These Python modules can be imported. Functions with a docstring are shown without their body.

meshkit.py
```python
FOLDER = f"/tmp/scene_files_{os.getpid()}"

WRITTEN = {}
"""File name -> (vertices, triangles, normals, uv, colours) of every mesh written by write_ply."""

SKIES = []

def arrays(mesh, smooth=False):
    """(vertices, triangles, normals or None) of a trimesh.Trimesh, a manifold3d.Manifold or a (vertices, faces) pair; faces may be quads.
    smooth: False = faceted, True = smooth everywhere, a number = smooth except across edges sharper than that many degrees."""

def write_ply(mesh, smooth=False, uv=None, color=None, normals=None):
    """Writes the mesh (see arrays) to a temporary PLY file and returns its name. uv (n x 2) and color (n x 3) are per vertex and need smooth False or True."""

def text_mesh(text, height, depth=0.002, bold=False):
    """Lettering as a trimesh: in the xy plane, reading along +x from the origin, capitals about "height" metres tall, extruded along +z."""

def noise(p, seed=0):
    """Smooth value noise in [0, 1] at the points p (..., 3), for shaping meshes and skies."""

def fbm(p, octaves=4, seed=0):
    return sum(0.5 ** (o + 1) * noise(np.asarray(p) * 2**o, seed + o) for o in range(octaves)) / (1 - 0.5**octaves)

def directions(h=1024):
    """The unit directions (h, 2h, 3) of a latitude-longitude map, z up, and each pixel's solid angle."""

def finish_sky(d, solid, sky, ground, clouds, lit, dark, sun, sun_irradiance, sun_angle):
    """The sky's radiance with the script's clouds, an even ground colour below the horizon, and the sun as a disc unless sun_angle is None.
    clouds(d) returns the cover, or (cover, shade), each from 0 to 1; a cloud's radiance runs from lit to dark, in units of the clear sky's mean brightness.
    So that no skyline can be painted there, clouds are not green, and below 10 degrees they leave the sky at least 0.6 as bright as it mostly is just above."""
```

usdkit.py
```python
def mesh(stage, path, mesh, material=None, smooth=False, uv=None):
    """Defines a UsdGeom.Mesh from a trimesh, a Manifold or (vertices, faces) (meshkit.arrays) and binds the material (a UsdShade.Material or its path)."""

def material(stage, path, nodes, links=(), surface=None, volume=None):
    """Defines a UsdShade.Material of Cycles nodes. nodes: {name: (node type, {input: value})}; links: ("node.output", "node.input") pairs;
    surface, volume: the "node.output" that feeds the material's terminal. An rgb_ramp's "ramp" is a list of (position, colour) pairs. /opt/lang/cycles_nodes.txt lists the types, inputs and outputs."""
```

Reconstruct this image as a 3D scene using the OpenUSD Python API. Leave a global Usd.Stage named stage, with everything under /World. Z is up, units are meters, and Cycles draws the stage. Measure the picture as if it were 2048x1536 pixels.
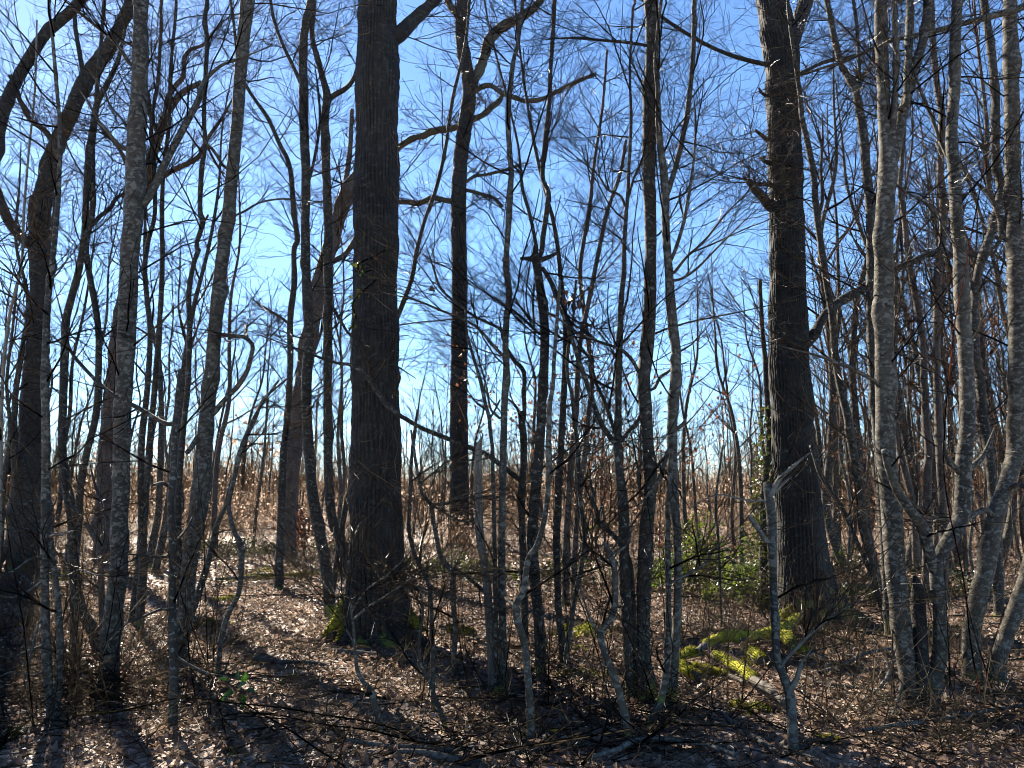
import math
import numpy as np
import usdkit
from pxr import Usd, UsdGeom, UsdLux, UsdShade, Sdf, Gf, Vt

stage = Usd.Stage.CreateInMemory()
UsdGeom.SetStageUpAxis(stage, UsdGeom.Tokens.z)
UsdGeom.SetStageMetersPerUnit(stage, 1.0)
UsdGeom.Xform.Define(stage, '/World')
UsdGeom.Scope.Define(stage, '/World/Looks')
RNG = np.random.default_rng(20240311)

# ------------------------------------------------------------------ camera, sky, sun, exposure
EYE = np.array([0.0, 0.0, 1.6])
PITCH = math.radians(8.8)
FPX = 1490.0                                   # focal length in pixels of the 2048 wide picture
FWD = np.array([0, math.cos(PITCH), math.sin(PITCH)])
UPV = np.array([0, -math.sin(PITCH), math.cos(PITCH)])
EXPOSURE = 2.42
SUN_ELEV, SUN_ROT = math.radians(32.2), math.radians(-33.2)
SKY_STRENGTH, SUN_INTENSITY = 0.050, 1.25

cam = UsdGeom.Camera.Define(stage, '/World/camera')
cam.CreateHorizontalApertureAttr(36.0)
cam.CreateVerticalApertureAttr(27.0)
cam.CreateFocalLengthAttr(36.0 * FPX / 2048.0)
cam.CreateClippingRangeAttr(Gf.Vec2f(0.05, 5000.0))
cam.CreateExposureAttr(EXPOSURE)
cam.AddTransformOp().Set(Gf.Matrix4d(1, 0, 0, 0, *UPV, 0, *(-FWD), 0, *EYE, 1))

SUN = np.array([math.sin(SUN_ROT) * math.cos(SUN_ELEV), math.cos(SUN_ROT) * math.cos(SUN_ELEV), math.sin(SUN_ELEV)])
sky = UsdLux.DomeLight.Define(stage, '/World/sky')
sky.GetPrim().SetCustomDataByKey('kind', 'structure')
skym = usdkit.material(stage, '/World/Looks/sky_light', {
    's': ('sky_texture', {'sky_type': 'single_scattering', 'sun_disc': False, 'sun_elevation': SUN_ELEV, 'sun_rotation': SUN_ROT,
                          'altitude': 150.0, 'air_density': 1.0, 'aerosol_density': 0.07, 'ozone_density': 6.5}),
    'b': ('background_shader', {'strength': SKY_STRENGTH})}, [('s.color', 'b.color')], surface='b.background')
UsdShade.MaterialBindingAPI.Apply(sky.GetPrim()).Bind(skym)
sun = UsdLux.DistantLight.Define(stage, '/World/sun')
sun.CreateNormalizeAttr(True)
sun.CreateIntensityAttr(SUN_INTENSITY)
sun.CreateAngleAttr(0.5)
sun.CreateColorAttr(Gf.Vec3f(1.0, 0.90, 0.75))
_x = np.cross([0, 0, 1.0], SUN); _x /= np.linalg.norm(_x); _y = np.cross(SUN, _x)
sun.AddTransformOp().Set(Gf.Matrix4d(*_x, 0, *_y, 0, *SUN, 0, 0, 0, 0, 1))

# ------------------------------------------------------------------ helpers
def ground_z(x, y):
    x = np.asarray(x, float); y = np.asarray(y, float)
    z = 0.035 * np.sin(0.9 * x + 0.4) * np.sin(0.7 * y + 1.1) + 0.022 * np.sin(2.3 * x + 0.8 * y) + 0.018 * np.sin(1.7 * y - 1.9 * x + 2.0)
    z = z + 0.012 * np.sin(5.1 * x + 1.3) * np.sin(4.7 * y + 0.3)
    far = np.clip((y - 25) / 60, 0, 1)
    return z * (1 - 0.5 * far) + far * 0.25 * np.sin(0.06 * x + 0.03 * y)

def ray(px, py):
    px = np.asarray(px, float); py = np.asarray(py, float)
    return ((px - 1024) / FPX)[..., None] * np.array([1.0, 0, 0]) + ((768 - py) / FPX)[..., None] * UPV + FWD

def at(px, py, Y):
    """the point on the line of sight of a pixel of the photograph, at distance Y ahead"""
    d = ray(px, py)
    return EYE + d * (np.asarray(Y, float) / d[..., 1])[..., None]

def ground_at(px, py):
    d = ray(px, py)
    Y = d[..., 1] * (-EYE[2] / d[..., 2])
    for _ in range(4):
        p = at(px, py, Y)
        Y = Y + (p[..., 2] - ground_z(p[..., 0], p[..., 1])) / (-d[..., 2]) * d[..., 1]
    return at(px, py, Y)

def depth_of(p):
    return (p - EYE) @ FWD

def pixel_of(p):
    q = p - EYE
    d = np.maximum(q @ FWD, 0.05)
    return 1024 + q[..., 0] / d * FPX, 768 - (q @ UPV) / d * FPX

def in_view(p, m=160):
    x, y = pixel_of(p)
    return (x > -m) & (x < 2048 + m) & (y > -m) & (y < 1536 + m) & ((p - EYE) @ FWD > 0.5)

USED = {}
def numbered(name, parent):
    k = USED.get((parent, name), 0)
    USED[(parent, name)] = k + 1
    return f'{parent}/{name}' if k == 0 else f'{parent}/{name}_{k:03d}'

def tag(prim, label=None, cat=None, group=None, kind=None):
    prim = prim.GetPrim() if hasattr(prim, 'GetPrim') else prim
    for k, v in (('label', label), ('category', cat), ('group', group), ('kind', kind)):
        if v:
            prim.SetCustomDataByKey(k, v)
    return prim

def thing(name, label, cat, loc=(0, 0, 0), rotz=0.0, scale=1.0, group=None):
    x = UsdGeom.Xform.Define(stage, numbered(name, '/World'))
    x.AddTranslateOp().Set(Gf.Vec3d(*map(float, loc)))
    x.AddRotateZOp().Set(float(rotz))
    x.AddScaleOp().Set(Gf.Vec3f(scale, scale, scale) if np.ndim(scale) == 0 else Gf.Vec3f(*map(float, scale)))
    tag(x, label, cat, group)
    return x.GetPrim()

def copy_of(root, label, loc, rotz=0.0, scale=1.0, group=None):
    r = thing(root.GetName().rstrip('0123456789').rstrip('_'), label, root.GetCustomDataByKey('category'), loc, rotz, scale, group)
    r.GetReferences().AddInternalReference(root.GetPath())
    r.SetInstanceable(True)
    return r

def put(name, vfn, mat, parent=None, origin=None, kind=None, label=None, cat=None, group=None, prim=None):
    """ONE Mesh prim under parent (or under /World) from (vertices, triangles, normals or None)"""
    v, f, n = vfn
    v = np.asarray(v, float)
    if origin is not None:
        v = v - np.asarray(origin, float)
    path = numbered(name, str(parent.GetPath()) if parent is not None else '/World')
    m = UsdGeom.Mesh.Define(stage, path)
    m.CreatePointsAttr(Vt.Vec3fArray.FromNumpy(np.ascontiguousarray(v, np.float32)))
    m.CreateFaceVertexCountsAttr(Vt.IntArray.FromNumpy(np.full(len(f), 3, np.int32)))
    m.CreateFaceVertexIndicesAttr(Vt.IntArray.FromNumpy(np.ascontiguousarray(f, np.int32).ravel()))
    m.CreateSubdivisionSchemeAttr('none')
    if n is not None:
        m.CreateNormalsAttr(Vt.Vec3fArray.FromNumpy(np.ascontiguousarray(n, np.float32)))
        m.SetNormalsInterpolation('vertex')
    if prim is not None:
        UsdGeom.PrimvarsAPI(m).CreatePrimvar('relief', Sdf.ValueTypeNames.FloatArray, 'vertex').Set(Vt.FloatArray.FromNumpy(np.asarray(prim, np.float32)))
    UsdShade.MaterialBindingAPI.Apply(m.GetPrim()).Bind(mat)
    global TRIS
    TRIS += len(f)
    tag(m, label, cat, group, kind)
    return m.GetPrim()
TRIS = 0

def norm(a):
    return a / np.maximum(np.linalg.norm(a, axis=-1, keepdims=True), 1e-12)

def tubes(P, R, S, cap=True):
    """N tubes of K points each, S sided: P (N,K,3), R (N,K)"""
    P = np.asarray(P, float); R = np.asarray(R, float)
    if P.ndim == 2:
        P, R = P[None], R[None]
    N, K = R.shape
    if N == 0:
        return np.zeros((0, 3)), np.zeros((0, 3), int), np.zeros((0, 3))
    T = np.empty_like(P)
    T[:, 1:-1] = P[:, 2:] - P[:, :-2]; T[:, 0] = P[:, 1] - P[:, 0]; T[:, -1] = P[:, -1] - P[:, -2]
    T = norm(T)
    main = norm(P[:, -1] - P[:, 0])
    ref = np.where(np.abs(main[:, 2:3]) < 0.8, np.array([0, 0, 1.0]), np.array([1.0, 0, 0]))[:, None]
    A = norm(np.cross(T, ref)); B = np.cross(T, A)
    ang = np.arange(S) * 2 * np.pi / S
    D = np.cos(ang)[:, None] * A[:, :, None] + np.sin(ang)[:, None] * B[:, :, None]
    V = P[:, :, None] + R[:, :, None, None] * D
    i, j = np.meshgrid(np.arange(K - 1), np.arange(S), indexing='ij')
    a, b = i * S + j, i * S + (j + 1) % S
    q = np.stack([a, b, b + S, a + S], -1).reshape(-1, 4)
    F = np.concatenate([q[:, [0, 2, 1]], q[:, [0, 3, 2]]])
    if cap:
        c = np.array([[(K - 1) * S, (K - 1) * S + k + 1, (K - 1) * S + k] for k in range(1, S - 1)])
        F = np.concatenate([F, c])
    F = (F[None] + (np.arange(N) * K * S)[:, None, None]).reshape(-1, 3)
    return V.reshape(-1, 3), F, D.reshape(-1, 3)

def join(parts):
    parts = [p for p in parts if len(p[0])]
    at_ = np.cumsum([0] + [len(p[0]) for p in parts])
    n = None if any(p[2] is None for p in parts) else np.vstack([p[2] for p in parts])
    return np.vstack([p[0] for p in parts]), np.vstack([p[1] + a for p, a in zip(parts, at_)]), n

def vnormals(v, f):
    n = np.zeros_like(v); c = np.cross(v[f[:, 1]] - v[f[:, 0]], v[f[:, 2]] - v[f[:, 0]])
    for k in range(3):
        for a in range(3):
            n[:, a] += np.bincount(f[:, k], c[:, a], len(v))
    return norm(n)

def spline(P, W, n):
    """Catmull-Rom through points P (M,3) with values W, n samples even in length"""
    P = np.asarray(P, float); W = np.asarray(W, float)
    if len(P) == 2:
        t = np.linspace(0, 1, n)[:, None]
        return P[0] * (1 - t) + P[1] * t, W[0] * (1 - t[:, 0]) + W[1] * t[:, 0]
    Q = np.vstack([2 * P[0] - P[1], P, 2 * P[-1] - P[-2]])
    out, wo = [], []
    for k in range(len(P) - 1):
        t = np.linspace(0, 1, 9)[:-1 if k < len(P) - 2 else None][:, None]
        a, b, c, d = Q[k:k + 4]
        out.append(0.5 * (2 * b + (c - a) * t + (2 * a - 5 * b + 4 * c - d) * t ** 2 + (3 * b - a - 3 * c + d) * t ** 3))
        wo.append(W[k] * (1 - t[:, 0]) + W[k + 1] * t[:, 0])
    X, Wd = np.vstack(out), np.concatenate(wo)
    s = np.concatenate([[0], np.cumsum(np.linalg.norm(np.diff(X, axis=0), axis=1))])
    u = np.linspace(0, s[-1], n)
    return np.stack([np.interp(u, s, X[:, k]) for k in range(3)], 1), np.interp(u, s, Wd)

def laterals(P, R, n, t0, t1, ang, length, K, r0, r1, up=0.3, jit=0.12, plane=None, rng=RNG, taper_len=0.6, keep=None):
    """child shoots of N parents; P (N,Kp,3). plane None: shoots leave in every direction round the parent, else in sprays either side of the parent"""
    N, Kp, _ = P.shape
    if N == 0:
        return np.zeros((0, K, 3)), np.zeros((0, K))
    t = t0 + (t1 - t0) * (np.arange(n)[None] + rng.random((N, n))) / n
    x = t * (Kp - 1); i = np.minimum(x.astype(int), Kp - 2); fr = (x - i)[..., None]
    rows = np.arange(N)[:, None]
    pos = P[rows, i] * (1 - fr) + P[rows, i + 1] * fr
    pr = R[rows, i] * (1 - fr[..., 0]) + R[rows, i + 1] * fr[..., 0]
    tan = norm(P[rows, i + 1] - P[rows, i])
    if plane is None:
        az = rng.random((N, n)) * 2 * np.pi
        side = np.stack([np.cos(az), np.sin(az), np.zeros_like(az)], -1)
        side = norm(side - tan * np.sum(side * tan, -1, keepdims=True))
    else:
        nr = norm(np.array(plane) + rng.normal(0, 0.35, (N, 1, 3)))
        sg = np.where((np.arange(n)[None] + rng.integers(0, 2, (N, 1))) % 2 == 0, 1.0, -1.0)[..., None]
        side = norm(np.cross(tan, nr)) * sg
        side = norm(side + rng.normal(0, 0.18, side.shape))
    a = (ang[0] + (ang[1] - ang[0]) * rng.random((N, n)))[..., None]
    d = np.cos(a) * tan + np.sin(a) * side
    L = (length[0] + (length[1] - length[0]) * rng.random((N, n)) ** 1.3) * (1 - taper_len * (t - t0) / max(t1 - t0, 1e-6))
    M = N * n
    pos, d, L, pr = pos.reshape(M, 3), d.reshape(M, 3), L.reshape(M), pr.reshape(M)
    if keep is not None:
        k = keep(pos + d * L[:, None] * 0.5)
        pos, d, L, pr = pos[k], d[k], L[k], pr[k]; M = len(L)
    steps = np.cumsum(rng.normal(0, jit, (M, K - 1, 3)), axis=1)
    grow = np.linspace(0, 1, K - 1)[None, :, None]
    D = norm(d[:, None] + steps + np.array([0, 0, up]) * grow)
    pts = np.concatenate([pos[:, None], pos[:, None] + np.cumsum(D * (L / (K - 1))[:, None, None], axis=1)], 1)
    ra = np.minimum(r0, 0.62 * pr)
    rad = ra[:, None] * (1 - np.linspace(0, 1, K)[None]) + np.minimum(r1, ra)[:, None] * np.linspace(0, 1, K)[None]
    return pts, rad

def wob(v, s, seed):
    """cheap smooth noise, about -1..1"""
    r = np.random.default_rng(seed); o = 0
    for k in range(4):
        d = norm(r.normal(0, 1, 3)) * s * (1.0 + 0.45 * k)
        o = o + np.sin(v @ d + r.random() * 6.28 + 0.8 * np.sin(v @ (norm(r.normal(0, 1, 3)) * s * 0.7)))
    return o / 2.6
# ------------------------------------------------------------------ materials
def mat(name, nodes, links, surface='p.BSDF'):
    return usdkit.material(stage, '/World/Looks/' + name, nodes, links, surface=surface)

def bark(name, deep, mid, light, scale, stretch, lichen=None, amount=0.5, moss=0.0, rough=0.85, bump=0.5, lich_scale=22.0, lich_stretch=(1, 1, 2.0), moss_top=0.55, relief=False):
    nodes = {
        'g': ('geometry', {}),
        'm': ('mapping', {'scale': (stretch[0], stretch[1], stretch[2])}),
        'n': ('noise_texture', {'scale': scale, 'detail': 5.0, 'roughness': 0.62, 'distortion': 0.4}),
        'r': ('rgb_ramp', {'ramp': [(0.30, deep), (0.47, mid), (0.68, light)]}),
        'ml': ('mapping', {'scale': lich_stretch}),
        'nl': ('noise_texture', {'scale': lich_scale, 'detail': 4.0, 'roughness': 0.6, 'distortion': 0.6}),
        'rl': ('rgb_ramp', {'ramp': [(0.60 - 0.2 * amount, (0, 0, 0)), (0.64 - 0.2 * amount, (1, 1, 1))]}),
        'nb': ('noise_texture', {'scale': 1.1, 'detail': 3.0}),
        'rb': ('rgb_ramp', {'ramp': [(0.35, (0.55, 0.55, 0.55)), (0.65, (1.15, 1.12, 1.08))]}),
        'mx': ('mix', {'mix_type': 'mix', 'color2': lichen or mid}),
        'mu': ('mix', {'mix_type': 'multiply', 'fac': 1.0}),
        'b': ('bump', {'strength': bump, 'distance': 0.02}),
        'p': ('principled_bsdf', {'roughness': rough, 'specular_ior_level': 0.25}),
    }
    links = [('g.position', 'm.vector'), ('m.vector', 'n.vector'), ('n.fac', 'r.fac'), ('g.position', 'ml.vector'), ('ml.vector', 'nl.vector'), ('nl.fac', 'rl.fac'),
             ('g.position', 'nb.vector'), ('nb.fac', 'rb.fac'), ('r.color', 'mu.color1'), ('rb.color', 'mu.color2'), ('mu.color', 'mx.color1'), ('n.fac', 'b.height'), ('b.normal', 'p.normal')]
    if lichen:
        links.append(('rl.color', 'mx.fac'))
    else:
        nodes['mx'][1]['fac'] = 0.0
    last = 'mx.color'
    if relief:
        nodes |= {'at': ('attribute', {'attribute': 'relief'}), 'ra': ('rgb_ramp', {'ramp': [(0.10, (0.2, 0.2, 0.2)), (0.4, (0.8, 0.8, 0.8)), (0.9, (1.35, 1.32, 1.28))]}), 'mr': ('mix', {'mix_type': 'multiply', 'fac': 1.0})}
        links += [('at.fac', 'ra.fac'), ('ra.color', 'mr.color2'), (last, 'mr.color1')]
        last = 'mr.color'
    if moss > 0:
        nodes |= {'sz': ('separate_xyz', {}), 'zr': ('map_range', {'from_min': 0.02, 'from_max': moss_top, 'to_min': moss, 'to_max': 0.0, 'clamp': True}),
                  'nm': ('noise_texture', {'scale': 5.0, 'detail': 4.0}), 'ad': ('math', {'math_type': 'add'}),
                  'rm': ('rgb_ramp', {'ramp': [(0.80, (0, 0, 0)), (0.95, (1, 1, 1))]}), 'mm': ('mix', {'mix_type': 'mix', 'color2': (0.12, 0.135, 0.022)})}
        links += [('g.position', 'sz.vector'), ('sz.z', 'zr.value'), ('g.position', 'nm.vector'), ('zr.result', 'ad.value1'), ('nm.fac', 'ad.value2'), ('ad.value', 'rm.fac'), ('rm.color', 'mm.fac'), (last, 'mm.color1')]
        last = 'mm.color'
    links.append((last, 'p.base_color'))
    return mat(name, nodes, links)

OAK = bark('oak_bark', (0.006566, 0.005472, 0.004378), (0.01423, 0.01149, 0.009302), (0.02627, 0.02189, 0.01751), 6.0, (3, 3, 1), lichen=(0.03392, 0.03392, 0.02736), amount=0.12, moss=0.30, bump=0.9, lich_scale=12.0, relief=True)
OAKDARK = bark('dark_oak_bark', (0.003213, 0.002678, 0.002142), (0.007497, 0.006158, 0.005088), (0.01499, 0.01231, 0.01018), 6.0, (3, 3, 1), lichen=(0.02142, 0.02249, 0.01714), amount=0.22, moss=0.34, bump=0.9, lich_scale=12.0, moss_top=0.8, relief=True)
OAKPLAIN = bark('plain_dark_bark', (0.00408, 0.0034, 0.00272), (0.01088, 0.00884, 0.00748), (0.02176, 0.01836, 0.01496), 6.0, (3, 3, 1), lichen=(0.0306, 0.0306, 0.02448), amount=0.18, moss=0.34, bump=0.9, lich_scale=12.0)
OAKLIMB = bark('oak_limb_bark', (0.009, 0.0075, 0.006), (0.027, 0.0216, 0.0162), (0.051, 0.042, 0.0315), 4.0, (5, 5, 3), lichen=(0.048, 0.045, 0.0255), amount=0.35, bump=0.7)
HORN = bark('grey_young_bark', (0.01453, 0.0124, 0.009405), (0.0342, 0.02907, 0.02223), (0.05643, 0.04959, 0.03848), 9.0, (1, 1, 2.2), lichen=(0.09477, 0.08915, 0.07371), amount=0.36, moss=0.36, bump=0.6, lich_scale=21.0, lich_stretch=(1, 1, 1.5), moss_top=0.35)
HORNDARK = bark('dark_young_bark', (0.0085, 0.007225, 0.00595), (0.0204, 0.017, 0.01275), (0.0357, 0.02975, 0.0221), 9.0, (1, 1, 2.2), lichen=(0.10, 0.095, 0.078), amount=0.16, moss=0.36, bump=0.4, lich_scale=21.0, lich_stretch=(1, 1, 1.5), moss_top=0.35)
PALE = bark('pale_lichen_bark', (0.01224, 0.01102, 0.00918), (0.0257, 0.02448, 0.02081), (0.04284, 0.041, 0.03488), 14.0, (1, 1, 1.8), lichen=(0.063, 0.063, 0.05544), amount=0.42, bump=0.8, lich_scale=17.0, lich_stretch=(1, 1, 1.7))
REDDISH = bark('brown_bark', (0.01584, 0.0108, 0.00864), (0.04176, 0.02952, 0.02304), (0.0756, 0.05616, 0.04464), 4.0, (6, 6, 1.5), lichen=(0.0792, 0.072, 0.0612), amount=0.15, moss=0.3, bump=0.6)
DEADWOOD = bark('bare_dead_wood', (0.045, 0.036, 0.028), (0.105, 0.088, 0.07), (0.17, 0.15, 0.125), 3.0, (22, 22, 1.2), bump=0.5)
ROTTEN = bark('rotten_red_wood', (0.012, 0.006, 0.0045), (0.036, 0.016, 0.011), (0.065, 0.032, 0.022), 5.0, (4, 10, 10), bump=0.8)
FALLEN = bark('fallen_branch_bark', (0.03, 0.026, 0.022), (0.075, 0.066, 0.056), (0.15, 0.135, 0.115), 9.0, (3, 3, 3), bump=0.5)
GREYBLUE = bark('pale_stick_bark', (0.03, 0.028, 0.024), (0.08, 0.076, 0.066), (0.14, 0.135, 0.12), 9.0, (3, 3, 3), bump=0.4)

def twig(name, a, b, rough=0.5):
    return mat(name, {'g': ('geometry', {}), 'r': ('rgb_ramp', {'ramp': [(0, a), (1, b)]}), 'p': ('principled_bsdf', {'roughness': rough, 'specular_ior_level': 0.4})},
               [('g.random_per_island', 'r.fac'), ('r.color', 'p.base_color')])
TWIG = twig('twig_bark', (0.042, 0.034, 0.027), (0.115, 0.092, 0.072), 0.38)
TWIGBROWN = twig('brown_twig_bark', (0.07, 0.048, 0.034), (0.18, 0.13, 0.092), 0.5)
TWIGPALE = twig('pale_twig_bark', (0.11, 0.09, 0.066), (0.28, 0.24, 0.18), 0.45)
CANE = twig('bramble_cane', (0.12, 0.115, 0.05), (0.2, 0.17, 0.08), 0.4)
CANEDARK = twig('dark_bramble_cane', (0.08, 0.07, 0.045), (0.14, 0.115, 0.07), 0.4)
CANERED = twig('red_bramble_cane', (0.34, 0.085, 0.06), (0.36, 0.10, 0.07), 0.4)

def leafy(name, ramp, trans=0.35, rough=0.45, spec=0.5, tint=(1.0, 1.0, 1.0), noise=None):
    nodes = {'g': ('geometry', {}), 'r': ('rgb_ramp', {'ramp': ramp}), 'p': ('principled_bsdf', {'roughness': rough, 'specular_ior_level': spec}),
             'tm': ('mix', {'mix_type': 'multiply', 'fac': 1.0, 'color2': tint}), 't': ('translucent_bsdf', {}), 'x': ('mix_closure', {'fac': trans})}
    links = [('g.random_per_island', 'r.fac'), ('r.color', 'p.base_color'), ('r.color', 'tm.color1'), ('tm.color', 't.color'), ('p.BSDF', 'x.closure1'), ('t.BSDF', 'x.closure2')]
    return mat(name, nodes, links, surface='x.closure')
TWIGPINK = leafy('russet_twig_bark', [(0, (0.36, 0.26, 0.19)), (1, (0.70, 0.56, 0.44))], trans=0.6, rough=0.6)
LITTER = leafy('dead_leaf', [(0, (0.17, 0.12, 0.09)), (0.25, (0.41, 0.305, 0.235)), (0.6, (0.63, 0.52, 0.43)), (0.85, (0.73, 0.64, 0.555)), (1, (0.78, 0.72, 0.64))], trans=0.5, rough=0.5, spec=0.4)
RUSSET = leafy('russet_leaf', [(0, (0.12, 0.05, 0.025)), (0.5, (0.22, 0.10, 0.05)), (1, (0.34, 0.18, 0.10))], trans=0.45)
DARKLEAF = leafy('withered_leaf', [(0, (0.05, 0.03, 0.022)), (1, (0.12, 0.07, 0.045))], trans=0.3)
GREEN = leafy('green_leaf', [(0, (0.03, 0.036, 0.012)), (0.35, (0.06, 0.066, 0.018)), (0.6, (0.15, 0.14, 0.03)), (0.8, (0.28, 0.21, 0.06)), (1, (0.30, 0.17, 0.085))], trans=0.5, rough=0.4, tint=(1.3, 1.3, 0.8))
GREENLIT = leafy('sunlit_bramble_leaf', [(0, (0.06, 0.08, 0.018)), (0.35, (0.12, 0.145, 0.028)), (0.65, (0.24, 0.25, 0.045)), (0.85, (0.36, 0.30, 0.07)), (1, (0.34, 0.20, 0.09))], trans=0.55, rough=0.4, tint=(1.3, 1.35, 0.7))
BRIGHT = leafy('fresh_bramble_leaf', [(0, (0.03, 0.085, 0.015)), (1, (0.07, 0.15, 0.02))], trans=0.45, rough=0.35, tint=(1.5, 1.6, 0.7))
GRASS = leafy('grass_blade', [(0, (0.05, 0.085, 0.015)), (0.7, (0.10, 0.14, 0.025)), (1, (0.2, 0.18, 0.07))], trans=0.4)
MOSS = mat('moss', {'g': ('geometry', {}), 'n': ('noise_texture', {'scale': 60.0, 'detail': 4.0}), 'n2': ('noise_texture', {'scale': 9.0, 'detail': 3.0}), 'r': ('rgb_ramp', {'ramp': [(0.3, (0.17, 0.175, 0.02)), (0.5, (0.36, 0.34, 0.035)), (0.7, (0.50, 0.45, 0.06))]}),
                    'b': ('bump', {'strength': 1.0, 'distance': 0.012}), 'p': ('principled_bsdf', {'roughness': 0.95, 'specular_ior_level': 0.1, 'sheen_weight': 0.4, 'sheen_tint': (0.7, 0.8, 0.2)}), 't': ('translucent_bsdf', {}), 'x': ('mix_closure', {'fac': 0.3})},
           [('g.position', 'n.vector'), ('g.position', 'n2.vector'), ('n2.fac', 'r.fac'), ('n.fac', 'b.height'), ('b.normal', 'p.normal'), ('r.color', 'p.base_color'), ('r.color', 't.color'), ('p.BSDF', 'x.closure1'), ('t.BSDF', 'x.closure2')], surface='x.closure')
SOIL = mat('forest_floor', {'g': ('geometry', {}), 'v': ('voronoi_texture', {'scale': 16.0, 'randomness': 1.0}), 'bw': ('separate_color', {}), 'r': ('rgb_ramp', {'ramp': [(0, (0.12, 0.08, 0.058)), (0.5, (0.28, 0.20, 0.15)), (0.8, (0.40, 0.31, 0.24)), (1, (0.5, 0.40, 0.32))]}),
                            'n': ('noise_texture', {'scale': 0.6, 'detail': 4.0}), 'rn': ('rgb_ramp', {'ramp': [(0.35, (0.7, 0.7, 0.68)), (0.65, (1.1, 1.05, 1.0))]}), 'mu': ('mix', {'mix_type': 'multiply', 'fac': 1.0}),
                            'b': ('bump', {'strength': 0.8, 'distance': 0.03}), 'p': ('principled_bsdf', {'roughness': 0.8, 'specular_ior_level': 0.3})},
           [('g.position', 'v.vector'), ('v.color', 'bw.color'), ('bw.r', 'r.fac'), ('g.position', 'n.vector'), ('n.fac', 'rn.fac'), ('r.color', 'mu.color1'), ('rn.color', 'mu.color2'), ('mu.color', 'p.base_color'), ('bw.g', 'b.height'), ('b.normal', 'p.normal')])

# ------------------------------------------------------------------ the forest floor
def axis(lo, hi, c, s, n):
    a, b = np.arcsinh((lo - c) / s), np.arcsinh((hi - c) / s)
    return c + s * np.sinh(np.linspace(a, b, n))
gx, gy = axis(-900, 900, 0, 6.0, 330), axis(-300, 1500, 8, 6.0, 330)
X, Y = np.meshgrid(gx, gy)
V = np.stack([X, Y, ground_z(X, Y)], -1).reshape(-1, 3)
i, j = np.meshgrid(np.arange(329), np.arange(329), indexing='ij')
a = (i * 330 + j).ravel()
F = np.concatenate([np.stack([a, a + 1, a + 331], 1), np.stack([a, a + 331, a + 330], 1)])
put('ground', (V, F, vnormals(V, F)), SOIL, kind='structure')
# ------------------------------------------------------------------ trees traced one by one: pixels of the photograph give the line of sight, the foot on the ground gives the distance
import zlib

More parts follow.
